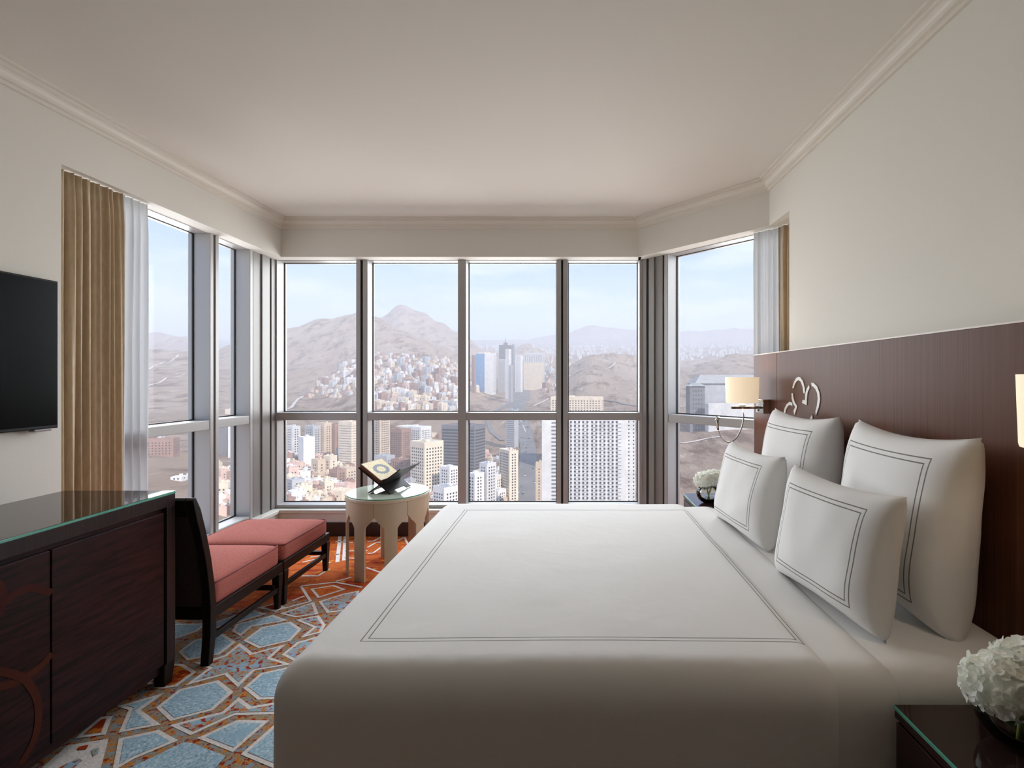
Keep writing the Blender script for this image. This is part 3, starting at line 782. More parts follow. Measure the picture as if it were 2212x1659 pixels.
pillow('large square white pillow leaning on the headboard, nearest the right edge', 0.665, 0.60, 0.115, (1.145, 1.795, 0.885), math.radians(-2), math.radians(6), 0.245, 0.222, 0.019, 0.0022, 1, group=PG)
pillow('large square white pillow leaning on the headboard under the white arc inlay', 0.665, 0.60, 0.115, (1.150, 2.610, 0.885), math.radians(2), math.radians(6), 0.245, 0.222, 0.019, 0.0022, 2, group=PG)
pillow('smaller white pillow standing in front of the nearest large pillow', 0.560, 0.415, 0.085, (0.880, 1.730, 0.812), math.radians(8), math.radians(9), 0.205, 0.148, 0.015, 0.0019, 3, group=PG)
pillow('smaller white pillow standing beside the distant hydrangea vase', 0.575, 0.415, 0.085, (0.860, 2.490, 0.812), math.radians(5), math.radians(10), 0.205, 0.148, 0.015, 0.0019, 4, group=PG)

# ------------------------------------------------------------------ headboard with arc inlay
HX = 1.300
hb = thing('headboard', 'tall glossy walnut headboard panel with white arc inlay behind the pillows', 'headboard', (1.33, 2.0, 0))
HZ = 1.512
for a, b in ((3.2445, 3.64), (1.10, 3.2415), (0.30, 1.097)):
    build(MB().box(HX, XR, a, b, 0.30, HZ), 'panel', head_m, hb, bevel=0.0015)
build(MB().box(HX - 0.001, XR, 0.30, 3.64, HZ, HZ + 0.006), 'top_edge', plain('pale_edge_highlight', (205, 190, 176), 0.3), hb)  # pale strip with the edge highlight put into its colour
def hb_pt(cx, cyy):
    x = 1380 + cx / 5.027; y = 740 + cyy / 5.027; d = HX * F / (x - PX); return (d, H - (y - PY) * d / F)
for poly in (
    [(1672, 495), (1690, 430), (1715, 385), (1740, 371), (1765, 380), (1790, 420), (1808, 490), (1812, 550), (1795, 550), (1785, 480), (1765, 425), (1742, 408), (1720, 420), (1700, 455), (1688, 495)],
    [(1855, 460), (1862, 490), (1840, 540), (1832, 600), (1830, 680), (1780, 655), (1785, 622), (1810, 630), (1815, 560), (1830, 500)],
    [(1880, 435), (1910, 440), (1945, 480), (1970, 550), (1975, 620), (1962, 700), (1930, 795), (1925, 750), (1942, 680), (1950, 610), (1945, 550), (1925, 505), (1900, 475), (1885, 475)],
    [(1665, 550), (1680, 550), (1685, 600), (1700, 650), (1727, 690), (1697, 787), (1687, 740), (1705, 700), (1680, 660), (1667, 610)],
    [(1590, 900), (1580, 820), (1578, 770), (1590, 710), (1615, 665), (1645, 643), (1670, 655), (1675, 690), (1650, 675), (1625, 690), (1605, 725), (1594, 770), (1595, 825), (1605, 900)],
    [(1890, 780), (1893, 820), (1870, 870), (1840, 920), (1825, 910), (1855, 865), (1870, 815)]):
    build(MB().prism([hb_pt(*p) for p in poly], 'x', HX - 0.004, HX), 'arc_inlay', white_orn_m, hb)

# ------------------------------------------------------------------ wall lamps
def sconce(y, label, toward=False):
    s = thing('wall_lamp', label, 'lamp', (HX, y, 1.17))
    build(MB().box(HX - 0.050, HX, y - 0.062, y + 0.062, 1.123, 1.215), 'mounting_box', steel_m, s, bevel=0.003)
    build(MB().box(HX - 0.054, HX - 0.050, y + 0.012, y + 0.030, 1.135, 1.150), 'switch', gasket_m, s, bevel=0.002)
    build(MB().box(HX - 0.235, HX - 0.050, y - 0.008, y + 0.008, 1.152, 1.170), 'arm', steel_m, s, bevel=0.002)
    cx = 1.135
    build(MB().lathe([(0, 0), (0.022, 0), (0.026, .006), (0.014, .016), (0, .018)], (cx, y, 1.172), 20), 'socket_cup', steel_m, s, smooth=True)
    sh = build(MB().lathe([(.100, 1.192), (.102, 1.20), (.107, 1.360), (.1045, 1.360), (.0995, 1.20), (.0975, 1.192)], (cx, y, 0), 40, closed=True), 'lamp_shade', shade_m, s, angle=40)
    pts = []
    base = Vector((cx, y, 1.160))
    for i in range(25):
        t = i / 24; a = math.radians(8 + 164 * t)
        pts.append((cx - 0.080 + 0.080 * math.cos(a) + 0.01 * (1 - t) , y - 0.012, 1.030 - 0.105 * math.sin(a) * 1.0 + 0.11 * (1 - t) ** 3 - 0.0 * t))
    if toward: pts = [(cx - 0.012, y + (q[0] - cx), q[2]) for q in pts]       # reading arm swung along the wall
    build(MB().tube([(cx, y - 0.006, 1.165)] + pts[1:], 0.0045, 8), 'gooseneck', steel_m, s, smooth=True)
    e = Vector(pts[-1])
    build(MB().tube([e, e + Vector((-.006, 0, .028)), e + Vector((-.012, 0, .060)), e + Vector((-.004, 0, .078)), e + Vector((.008, 0, .080))], [.006, .009, .014, .013, .010], 12), 'reading_spot', steel_m, s, smooth=True)
    l = bpy.data.lights.new('bulb', 'POINT'); lo = bpy.data.objects.new('bulb', l); COL.objects.link(lo)
    lo.location = (cx, y, 1.27); l.energy = 1.5; l.color = (1.0, 0.88, 0.74); l.shadow_soft_size = 0.04
    return s
sconce(3.400, 'lit cream wall lamp with gooseneck reading arm by the window')
sconce(1.155, 'lit cream wall lamp at the right edge beside the nearest pillow', True)

# ------------------------------------------------------------------ nightstands
def nightstand(y0, y1, label):
    x0, x1, z = 0.782, 1.288, 0.567
    n = thing('nightstand', label, 'nightstand', ((x0 + x1) / 2, (y0 + y1) / 2, 0))
    build(MB().box(x0 + 0.012, x1, y0, y1, 0.06, z - 0.03), 'body', night_m, n, bevel=0.002)
    build(MB().box(x0, x1, y0, y1, z - 0.030, z - 0.010), 'top_board', night_m, n, bevel=0.002)
    build(MB().box(x0 - .002, x1, y0 - .002, y1 + .002, z - 0.010, z - 0.0016), 'glass_edge', gedge_m, n, bevel=0.001)
    build(MB().box(x0 + .001, x1, y0 + .001, y1 - .001, z - 0.0018, z), 'glass_top', gtop_night_m, n)
    for za, zb in ((0.075, 0.295), (0.302, 0.530)):
        d = build(MB().box(x0, x0 + 0.012, y0 + 0.006, y1 - 0.006, za, zb), 'drawer', night_m, n, bevel=0.002)
        mb = MB().tube([(x0 - 0.018, (y0 + y1) / 2 - 0.05, (za + zb) / 2 + .05), (x0 - 0.018, (y0 + y1) / 2 + 0.05, (za + zb) / 2 + .05)], 0.005, 8); mb.shifted(n.location)
        h = build(mb, 'handle', steel_m, None, smooth=True); h.parent = d
    for yy in (y0 + .03, y1 - .03):
        for xx in (x0 + .04, x1 - .03):
            build(MB().taper((xx, yy), (.035, .035), 0, (xx, yy), (.045, .045), .06), 'leg', black_m, n)
    return n
nightstand(0.780, 1.246, 'dark mahogany nightstand with glass top in the lower right corner')
nightstand(3.075, 3.545, 'dark mahogany nightstand with glass top on the window side of the bed')

# ------------------------------------------------------------------ hydrangeas in glass bowls
def bloom(c, r, n, seed, squash=0.85):
    rnd = random.Random(seed); mb = MB()
    for i in range(n):
        zz = 1 - 2 * (i + 0.5) / n
        if zz < -0.75: continue
        a = i * 2.39996 + rnd.uniform(-.25, .25); rr = math.sqrt(1 - zz * zz)
        nrm = Vector((rr * math.cos(a), rr * math.sin(a), zz)); nrm = (nrm + Vector((rnd.uniform(-.25, .25), rnd.uniform(-.25, .25), rnd.uniform(-.25, .25)))).normalized()
        lump = 1 + 0.13 * mnoise.noise(nrm * 2.3 + Vector((seed, 0, 0)))
        p = Vector(c) + Vector((nrm.x, nrm.y, nrm.z * squash)) * r * rnd.uniform(0.86, 1.04) * lump
        t = nrm.cross(Vector((0.3, 0.2, 0.9))).normalized(); b = nrm.cross(t); sp = rnd.uniform(0, 6.3); s = r * rnd.uniform(0.27, 0.36)
        for k in range(4):
            q = sp + k * math.pi / 2; e1 = t * math.cos(q) + b * math.sin(q); e2 = -t * math.sin(q) + b * math.cos(q)
            lift = nrm * s * rnd.uniform(0.0, 0.35)
            pts = [p, p + e1 * s * .45 + e2 * s * .42 + lift * .3, p + e1 * s * .85 + e2 * s * .40 + lift, p + e1 * s * 1.0 + lift * 1.2, p + e1 * s * .85 - e2 * s * .40 + lift, p + e1 * s * .45 - e2 * s * .42 + lift * .3, p + e1 * s * .55 - nrm * s * .07]
            mb.add(pts, [(0, 1, 6), (1, 2, 6), (2, 3, 6), (3, 4, 6), (4, 5, 6), (5, 0, 6)])
    core = MB().lathe([(0.001, -.8 * r * squash), (.55 * r, -.55 * r * squash), (.8 * r, 0), (.55 * r, .6 * r * squash), (.001, .8 * r * squash)], c, 14)
    mb.add(core.v, core.f)
    return mb
def vase(x, y, z, r, vlabel, heads, seed):
    v = thing('glass_bowl_vase', vlabel, 'vase', (x, y, z))
    zc = r * 0.80; prof = []
    for i in range(15):
        a = math.radians(-70 + 118 * i / 14); prof.append((r * math.cos(a), zc + r * 0.86 * math.sin(a)))
    prof = [(0.0005, prof[0][1])] + prof
    inner = [(max(q - 0.0025, 0.0005), h_ + (0.004 if k == 0 else 0.0012)) for k, (q, h_) in enumerate(prof)][::-1]
    dz = -prof[0][1]
    build(MB().lathe([(a, b + dz + 0.0006) for a, b in prof + inner], (x, y, z), 40), 'bowl', bowl_m, v, smooth=True)
    top = z + prof[-1][1] + dz
    for i, (dx, dy, dzz, rad, lab) in enumerate(heads):
        h = thing('hydrangea', lab, 'flower', (x + dx * .3, y + dy * .3, z + 0.02))
        build(MB().tube([(x - dx * .35 + .006 * i, y - dy * .5, z + 0.012), (x + dx * .1, y, z + 0.06), (x + dx, y + dy, top + dzz)], 0.0045, 8), 'stem', stem_m, h, smooth=True)
        build(bloom((x + dx, y + dy, top + dzz), rad, 105, seed + i), 'bloom', petal_m, h, fix=False)
        mb = MB()
        for q in (0.6, 2.6, 4.4):
            c0 = Vector((x + dx, y + dy, top + dzz - rad * .62)); d = Vector((math.cos(q), math.sin(q), -0.25)); e = Vector((-math.sin(q), math.cos(q), 0))
            mb.add([c0, c0 + d * rad * .4 + e * rad * .22, c0 + d * rad * .85, c0 + d * rad * .4 - e * rad * .22], [(0, 1, 2, 3)])
        build(mb, 'leaf', leaf_m, h, fix=False)
    return v
vase(0.962, 1.108, 0.567, 0.078, 'clear glass bowl vase on the nightstand in the lower right corner',
     [(-0.050, -0.012, 0.022, 0.067, 'full white hydrangea leaning left in the near glass bowl'), (0.042, 0.015, 0.034, 0.074, 'full white hydrangea at the right edge in the near glass bowl')], 11)
vase(0.880, 3.270, 0.567, 0.075, 'clear glass bowl vase on the window side nightstand',
     [(-0.022, 0.0, 0.035, 0.062, 'cream hydrangea on the left in the far glass bowl'), (0.042, 0.01, 0.042, 0.064, 'cream hydrangea on the right in the far glass bowl')], 21)

# ------------------------------------------------------------------ landscape outside
DN = [60, 250, 500, 800, 1200, 1700, 2300, 3000, 3800, 4600, 5600, 7000, 10000, 14000]
COLS = [
    (-3200, [2500, 1250, 1050, 955, 890, 830, 780, 745, 780, 800, 735, 770, 748, 730]),
    (300, [2600, 1290, 1065, 975, 915, 855, 795, 750, 780, 800, 717, 770, 748, 730]),
    (420, [2700, 1320, 1085, 985, 925, 868, 805, 760, 785, 800, 728, 770, 748, 733]),
    (500, [2800, 1350, 1115, 1010, 940, 885, 835, 790, 742, 780, 765, 790, 748, 735]),
    (620, [3000, 1400, 1135, 1000, 895, 866, 838, 795, 704, 760, 770, 790, 748, 735]),
    (700, [3100, 1410, 1145, 1015, 930, 878, 838, 790, 687, 750, 760, 790, 748, 735]),
    (770, [3100, 1420, 1155, 1025, 940, 868, 805, 765, 672, 750, 740, 780, 748, 735]),
    (820, [3100, 1420, 1160, 1035, 945, 862, 792, 757, 690, 730, 685, 770, 748, 735]),
    (865, [3100, 1420, 1165, 1040, 948, 862, 788, 755, 712, 725, 655, 760, 748, 735]),
    (910, [3100, 1420, 1168, 1042, 950, 864, 790, 760, 732, 738, 668, 760, 748, 735]),
    (950, [3100, 1420, 1170, 1045, 955, 870, 800, 770, 750, 748, 694, 760, 748, 735]),
    (990, [3100, 1420, 1172, 1048, 958, 878, 818, 788, 768, 762, 714, 755, 748, 735]),
    (1060, [3100, 1420, 1175, 1050, 960, 890, 850, 820, 795, 782, 765, 755, 748, 735]),
    (1137, [3100, 1420, 1175, 1050, 955, 888, 850, 820, 795, 780, 741, 757, 748, 733]),
    (1200, [3100, 1420, 1172, 1045, 948, 882, 845, 812, 790, 778, 768, 757, 748, 722]),
    (1280, [3100, 1410, 1160, 1030, 935, 872, 815, 764, 785, 776, 768, 757, 746, 703]),
    (1380, [3000, 1390, 1140, 1015, 925, 868, 825, 772, 785, 776, 768, 757, 746, 712]),
    (1460, [2900, 1370, 1120, 1000, 915, 864, 828, 800, 790, 778, 768, 755, 744, 716]),
    (1600, [2800, 1340, 1095, 985, 905, 855, 812, 763, 785, 776, 765, 752, 742, 709]),
    (1700, [2800, 1330, 1090, 980, 900, 850, 800, 768, 785, 776, 762, 750, 742, 712]),
    (4500, [2600, 1290, 1065, 970, 900, 840, 790, 760, 785, 776, 760, 750, 742, 715]),
]
def sm(t): return t * t * (3 - 2 * t)
def prof_y(x, d):
    for k in range(len(COLS) - 1):
        if x <= COLS[k + 1][0] or k == len(COLS) - 2: break
    a, b = COLS[k], COLS[k + 1]; t = min(max((x - a[0]) / (b[0] - a[0]), 0), 1); t = sm(t)
    for i in range(len(DN) - 1):
        if d <= DN[i + 1] or i == len(DN) - 2: break
    s = min(max((d - DN[i]) / (DN[i + 1] - DN[i]), 0), 1)
    # interpolate heights rather than pixels so that slopes stay natural
    def z(c, j): return H + (PY - c[j]) * DN[j] / F
    za = z(a[1], i) * (1 - s) + z(a[1], i + 1) * s; zb = z(b[1], i) * (1 - s) + z(b[1], i + 1) * s
    return za * (1 - t) + zb * t
def zfun(X, d):
    x = PX + F * X / d
    z = prof_y(x, d)
    v = Vector((X, d, 0))
    hill = min(1.0, max(0.0, (d - 900) / 1800))
    z += hill * (mnoise.fractal(v / 420, 1.0, 2.1, 5) * 22 + abs(mnoise.noise(v / 230)) * -20) * min(1.6, d / 2600)
    z += mnoise.noise(v / 90) * 2.5 * min(1, d / 800)
    z += hill * (mnoise.ridged_multi_fractal(v / 260, 1.0, 2.2, 5, 1.0, 2.0) - 1.0) * 9 * min(1.5, d / 2500)
    return z
def ground(px, py):
    """first point where the line of sight through a photo pixel meets the terrain"""
    u = (px - PX) / F; k = (PY - py) / F; d = 200.0
    while d < 15000:
        if zfun(u * d, d) >= H + k * d: break
        d *= 1.012
    return (u * d, d, zfun(u * d, d))

def terrain_mat():
    m, t, p = new_mat('desert_hills'); p.inputs['Roughness'].default_value = 1.0; p.inputs['Specular IOR Level'].default_value = 0.0
    v = coord(t, (1, 0.3, 1))
    c = mix(t, rng(t, tex(t, v, 0.004, 8, 0.65), 0.35, 0.65), lin((194, 164, 140)), lin((220, 194, 168)))
    c = mix(t, rng(t, tex(t, v, 0.016, 8, 0.75), 0.48, 0.62), c, lin((144, 114, 95)))
    c = mix(t, rng(t, tex(t, v, 0.03, 6, 0.7), 0.58, 0.7), c, lin((234, 214, 192)))
    t.links.new(c, p.inputs['Base Color'])
    bump(t, p, tex(t, v, 0.02, 10, 0.75), 0.9, 32)
    return m
terr_m = terrain_mat()
mb = MB(); us = []
x = -2600
while x < 3600:
    us.append(x); x += 4 if 280 < x < 1720 else 60
ds = []; d = 60.0
while d < 14000: ds.append(d); d *= (1.026 if d < 900 else 1.014)
for d in ds:
    for x in us:
        X = (x - PX) / F * d; mb.v.append((X, d, zfun(X, d)))
n = len(us)
for j in range(len(ds) - 1):
    for i in range(n - 1): a = j * n + i; mb.f.append((a, a + 1, a + n + 1, a + n)); mb.mi.append(0)
o = build(mb, 'desert_hills', terr_m, None, smooth=True, fix=False)
tag(o, kind='structure')

# ------------------------------------------------------------------ roads and tracks
track_m = plain('pale_dirt_track', (214, 196, 180), 1.0)
def road(pts, widths, mat, name, label, lift=1.2):
    P = [Vector(ground(*p)) for p in pts]; mb = MB(); Q = []
    for a, b in zip(P, P[1:]):
        for i in range(8): Q.append(a.lerp(b, i / 8))
    Q.append(P[-1]); n = len(Q)
    ws = []
    for i in range(len(P) - 1):
        w0, w1 = (widths[i], widths[i + 1]) if isinstance(widths, list) else (widths, widths)
        ws += [w0 + (w1 - w0) * j / 8 for j in range(8)]
    ws.append(widths[-1] if isinstance(widths, list) else widths)
    for i, q in enumerate(Q):
        t = (Q[min(i + 1, n - 1)] - Q[max(i - 1, 0)]); t.z = 0; t.normalize(); s = Vector((-t.y, t.x, 0)) * ws[i] / 2
        zz = max(zfun(q.x + s.x * k, q.y + s.y * k) for k in (-1, 0, 1)) + lift
        for k in (-1, 1): e = q + s * k; mb.v.append((e.x, e.y, zz))
    for i in range(n - 1): mb.f.append((2 * i, 2 * i + 1, 2 * i + 3, 2 * i + 2)); mb.mi.append(0)
    o = build(mb, name, mat, None); tag(o, label, 'road')
    return Q
AV = [(1133, 1120), (1137, 1060), (1141, 1010), (1141, 970), (1134, 935), (1122, 905), (1116, 880), (1124, 858), (1128, 838), (1121, 815)]
avq = road(AV, [30, 30, 32, 34, 36, 44, 60, 80, 80, 60], asphalt_m, 'avenue', 'wide grey avenue with cars running away below the window')
road([(p[0] + 1, p[1]) for p in AV[:7]], 2.6, track_m, 'median_strip', 'thin pale median strip along the middle of the avenue', 1.7)
road([(1085, 955), (1062, 935), (1052, 905), (1075, 890), (1105, 872)], [12, 12, 12, 16, 18], asphalt_m, 'ramp_road', 'curved grey ramp joining the avenue from the left')
road([(1228, 872), (1290, 866), (1340, 872), (1378, 880)], 16, asphalt_m, 'hill_road', 'grey road across the slope behind the cream hotel')
for i, (pts, lab) in enumerate(((( (305, 802), (345, 788), (385, 770)), 'thin pale track low on the slope in the leftmost pane'),
                 (((318, 836), (350, 826), (416, 806)), 'pale track crossing the middle of the slope in the leftmost pane'),
                 (((1240, 812), (1290, 800), (1330, 788), (1378, 786)), 'pale track curving over the brown hills right of centre'),
                 (((622, 885), (640, 868), (660, 855)), 'pale track climbing at the lower left of the upper window'),
                 (((1470, 960), (1520, 950), (1560, 945)), 'pale track on the slope below the reading lamp'),
                 (((1090, 868), (1150, 880), (1185, 862)), 'pale track around the end of the beige hotel'))):
    road(list(pts), 9, track_m, 'dirt_track', lab)

# ------------------------------------------------------------------ buildings
def wallm(name, c, c2=None):
    return plain(name, c, 0.9, c2=c2 or tuple(int(v * 0.92) for v in c), scale=0.08, spec=0.1)
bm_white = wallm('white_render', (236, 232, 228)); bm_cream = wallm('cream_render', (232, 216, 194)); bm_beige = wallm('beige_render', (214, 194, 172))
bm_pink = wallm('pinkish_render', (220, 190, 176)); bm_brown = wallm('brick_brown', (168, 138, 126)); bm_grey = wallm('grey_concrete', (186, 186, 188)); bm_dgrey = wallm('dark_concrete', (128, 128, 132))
bm_lgrey = wallm('pale_grey_render', (214, 212, 210))
win_m = plain('dark_window_glass', (72, 74, 80), 0.3); band_m = plain('window_band', (120, 122, 128), 0.3)
blue_m = plain('blue_curtain_wall', (84, 128, 172), 0.15, c2=(110, 150, 190), scale=0.12); roof_m = wallm('flat_roof', (204, 198, 192)); tile_m = wallm('pale_roof_tiles', (184, 181, 176))
frame_red_m = plain('crane_orange', (200, 140, 100), 0.7)

def facade(mb, w, h, z0, wsx, wsz, sx, sz, org, ax, nrm, style='grid', margin=1.5):
    """dark panes on one face; org = bottom centre of the face, ax = unit vector along it"""
    org = Vector(org); ax = Vector(ax); nrm = Vector(nrm); nr = max(1, int((h - 3) / sz)); nc = max(1, int((w - 2 * margin) / sx))
    for r in range(nr):
        zc = z0 + 2.6 + r * sz
        cols = [0.0] if style == 'band' else [(c - (nc - 1) / 2) * sx for c in range(nc)]
        for c in cols:
            hw = (w / 2 - margin) if style == 'band' else wsx / 2
            p = org + ax * c + nrm * 0.12
            a = p - ax * hw; b = p + ax * hw
            mb.add([(a.x, a.y, zc - wsz / 2), (b.x, b.y, zc - wsz / 2), (b.x, b.y, zc + wsz / 2), (a.x, a.y, zc + wsz / 2)], [(0, 1, 2, 3)])
def body_mesh(w, l, h, foot=12.0, par=0.9, hut=True, seed=0):
    """flat-roofed block with a parapet, a stair hut and small tanks"""
    rnd = random.Random(seed); mb = MB(); x, y = w / 2, l / 2; t = 0.4
    mb.box(-x, x, -y, y, -foot, h)
    for a in ((-x, x, -y, -y + t), (-x, x, y - t, y), (-x, -x + t, -y + t, y - t), (x - t, x, -y + t, y - t)): mb.box(*a, h, h + par)
    if hut:
        hx = rnd.uniform(-.25, .25) * w; hy = rnd.uniform(-.2, .3) * l; s = min(w, l)
        mb.box(hx - .14 * s, hx + .14 * s, hy - .12 * s, hy + .12 * s, h, h + 3)
        for k in range(3):
            qx = rnd.uniform(-.4, .4) * w; qy = rnd.uniform(-.4, .4) * l; mb.box(qx - .9, qx + .9, qy - .9, qy + .9, h, h + 1.6)
    return mb
def tower(name, label, x0, x1, yt, yb, mat, rot=-28, ratio=0.8, d=None, win='grid', sp=(4.2, 3.8), ws=(2.0, 2.0), wm=None, front=True, side=True, hut=True, fstyle=None, cat='building', group=None):
    xc = (x0 + x1) / 2
    if d is None: X, d, zg = ground(xc, yb)
    else: X = (xc - PX) / F * d; zg = min(H - (yb - PY) * d / F, zfun(X, d)) if yb is None else zfun(X, d)
    zt = H - (yt - PY) * d / F; h = max(4.0, zt - zg); W = (x1 - x0) * d / F
    th = math.radians(rot) - math.atan2(X, d) * 0.0
    view = math.atan2(X, d); a = abs(th + view); w = W / (math.cos(a) + ratio * math.sin(a)); l = w * ratio
    t = thing(name, label, cat, (X, d, zg), group, rotz=th)
    build(body_mesh(w, l, h, hut=hut, seed=int(x0 + yt)), 'walls', mat, t, local=True, fix=False)
    mb = MB()
    if win and front: facade(mb, w, h, 0, ws[0], ws[1], sp[0], sp[1], (0, -l / 2, 0), (1, 0, 0), (0, -1, 0), fstyle or win)
    if win and side:
        facade(mb, l, h, 0, ws[0], ws[1], sp[0], sp[1], (w / 2, 0, 0), (0, 1, 0), (1, 0, 0), win)
        facade(mb, l, h, 0, ws[0], ws[1], sp[0], sp[1], (-w / 2, 0, 0), (0, -1, 0), (-1, 0, 0), win)
    if mb.v:
        o = build(mb, 'windows', wm or win_m, t, local=True, fix=False); o['kind'] = 'stuff'
    t['_w'] = w; t['_l'] = l; t['_h'] = h
    return t

# --- the big white hotel on the right of the centre
D0 = 437.0; s = D0 / F
wt = thing('hotel_tower', 'broad white hotel tower full of small square windows, nearest below the right pane', 'building', ((1290 - PX) * s, D0, zfun((1290 - PX) * s, D0)))
zt = H - (903 - PY) * s - wt.location.z
xl = (1206 - 1290) * s; xr = (1352 - 1290) * s; xe = (1374 - 1290) * s; xw = (1171 - 1290) * s
build(MB().box(xl, xr, 0, 26, -10, zt).box(xr, xe, 4, 26, -10, zt - 1), 'main_block', bm_lgrey, wt, local=True, fix=False)
build(MB().box(xw, xl - 0.01, -3, 22, -10, zt + 1.5), 'left_wing', bm_lgrey, wt, local=True, fix=False)
mb = MB(); mb2 = MB()
rows = int((zt - 6) / 3.2)
for r in range(rows):
    z = zt - 3.4 - r * 3.2
    for c in range(13):
        xx = xl + 7.2 + c * 3.46 + (0.6 if c > 5 else 0)
        mb.box(xx - .75, xx + .75, -.25, 0.05, z - .8, z + .8)
        if c % 2 == 0: mb2.box(xx - .4, xx + 3.8, -.35, 0.05, z - 1.6, z - 1.3)
    for xx in (xr + 3.0, xe - 1.5): mb.box(xx - .45, xx + .45, 3.75, 4.05, z - .5, z + .5)
    mb2.box(xl - 5.5, xl - 0.6, -3.3, -2.95, z - .9, z + .3)
build(mb, 'windows', win_m, wt, local=True, fix=False)['kind'] = 'stuff'
build(mb2, 'ledges', band_m, wt, local=True, fix=False)['kind'] = 'stuff'

# --- blue glass tower
bt = tower('glass_tower', 'slim tower with blue glass face and white side walls in the middle pane', 1028, 1072, 764, 850, bm_white, rot=-12, ratio=0.45, win='band', front=False, sp=(4, 4.6), ws=(1, 1.2))
w, l, h = bt['_w'], bt['_l'], bt['_h']
build(MB().box(-w / 2 + 1.0, -w / 2 + w * 0.50, -l / 2 - 1.5, -l / 2 + 2, 6, h - 1), 'blue_glazing', blue_m, bt, local=True, fix=False)
mb = MB()
for r in range(14):
    for c in range(3): mb.box(-w / 2 + w * .28 + c * 3.4, -w / 2 + w * .28 + c * 3.4 + 1.6, -l / 2 - 1.7, -l / 2 - 1.4, 12 + r * 5.4, 13.4 + r * 5.4)
for r in range(12): mb.box(w * .18, w * .20, -l / 2 - .3, -l / 2, 22 + r * 5, 24.5 + r * 5)
build(mb, 'window_dots', bm_lgrey, bt, local=True, fix=False)['kind'] = 'stuff'
build(MB().box(-w * .1, w * .2, -l * .2, l * .3, h, h + 7).box(-w * .4, -w * .2, -l * .1, l * .2, h, h + 5), 'roof_plant', bm_cream, bt, local=True, fix=False)

T = tower
T('tower_block', 'white grey tower just right of the blue glass tower', 1076, 1098, 777, 848, bm_lgrey, rot=-20, ratio=.7)
sp_t = T('spire_tower', 'hazy grey tower with a thin spire in the middle pane', 1078, 1106, 746, 815, bm_dgrey, rot=-5, ratio=.8, d=2750, sp=(7, 7), ws=(3, 3))
hh = sp_t['_h']; build(MB().box(-9, 9, -9, 9, hh, hh + 14).tube([(0, 0, hh + 14), (0, 0, hh + 40)], [2.2, .6], 6), 'spire', bm_dgrey, sp_t, local=True, fix=False)
T('tower_block', 'ribbed grey tower right of the spire', 1105, 1113, 744, 808, bm_grey, rot=-20, ratio=1.2, d=2500, win='band', sp=(5, 5), ws=(2, 2.2))
T('tower_block', 'pale slab tower beside the beige hotel', 1113, 1129, 768, 812, bm_white, rot=-25, ratio=.5, d=2300, sp=(6, 5))
T('tower_block', 'low lilac tower at the head of the avenue', 1098, 1108, 789, 835, bm_grey, rot=-20, ratio=.8, d=2000)
T('tower_block', 'white tower standing between the blue glass tower and the spire', 1092, 1104, 755, 838, bm_white, rot=-25, ratio=.8, d=2100, sp=(5, 5))
bh = T('hotel_block', 'beige box hotel beside the far end of the avenue', 1131, 1175, 784, 843, bm_cream, rot=-8, ratio=.55, win='grid', sp=(4.6, 4.6), ws=(2.6, 1.6), wm=bm_beige)
T('hotel_block', 'pale stepped block rising behind the beige box hotel', 1133, 1177, 763, 835, bm_lgrey, rot=-8, ratio=.5, d=bh.location.y + 90, sp=(9, 7), ws=(3, 4))
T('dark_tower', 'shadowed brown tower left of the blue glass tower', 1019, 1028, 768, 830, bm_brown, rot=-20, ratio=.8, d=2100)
T('concrete_tower', 'bare concrete tower with stacked balconies left of the avenue', 1093, 1120, 886, 968, bm_grey, rot=-22, ratio=.9, win='band', sp=(3, 4.2), ws=(1, 1.8), side=False, wm=band_m)
T('cream_hotel', 'long cream hotel with balconies behind the broad white tower', 1190, 1304, 858, 925, bm_cream, rot=-10, ratio=.35, d=905, win='grid', sp=(5, 4), ws=(2.2, 1.6))
T('street_block', 'cream apartment block lining the avenue on the left', 1078, 1119, 972, 1062, bm_cream, rot=-55, ratio=.45, d=690, win='grid', sp=(4, 3.6))
T('street_block', 'narrow beige block tucked left of the broad white tower', 1157, 1173, 1000, 1100, bm_beige, rot=0, ratio=1.2, d=600, win='grid', sp=(3.6, 3.4), ws=(1.3, 1.5))
for i, (a, b, yt, yb, m_, lab) in enumerate(((1012, 1046, 1022, 1075, bm_white, 'white roofed block at the lower left of the middle pane'),
        (1036, 1072, 1000, 1060, bm_lgrey, 'pale block with rooftop huts left of the avenue'), (1014, 1058, 1062, 1120, bm_cream, 'cream roofed block at the bottom of the middle pane'),
        (1056, 1094, 1058, 1120, bm_white, 'white block with deep roof terrace at the bottom of the middle pane'), (1054, 1086, 1026, 1085, bm_white, 'white block stepping down towards the avenue'))):
    T('town_block', lab, a, b, yt, yb, m_, rot=-40 + 4 * i, ratio=1.3, d=640 + 12 * i)
# --- construction site shared by two panes
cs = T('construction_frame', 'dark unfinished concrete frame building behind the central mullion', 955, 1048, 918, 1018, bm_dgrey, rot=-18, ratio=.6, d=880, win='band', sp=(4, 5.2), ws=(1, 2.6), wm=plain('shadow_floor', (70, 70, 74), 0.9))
hh = cs['_h']; mb = MB()
for k in range(12): mb.box(-30 + 5 * k, -29.4 + 5 * k, -18, -17.4, hh, hh + 4)
build(mb, 'column_stub', frame_red_m, cs, local=True, fix=False)['kind'] = 'stuff'

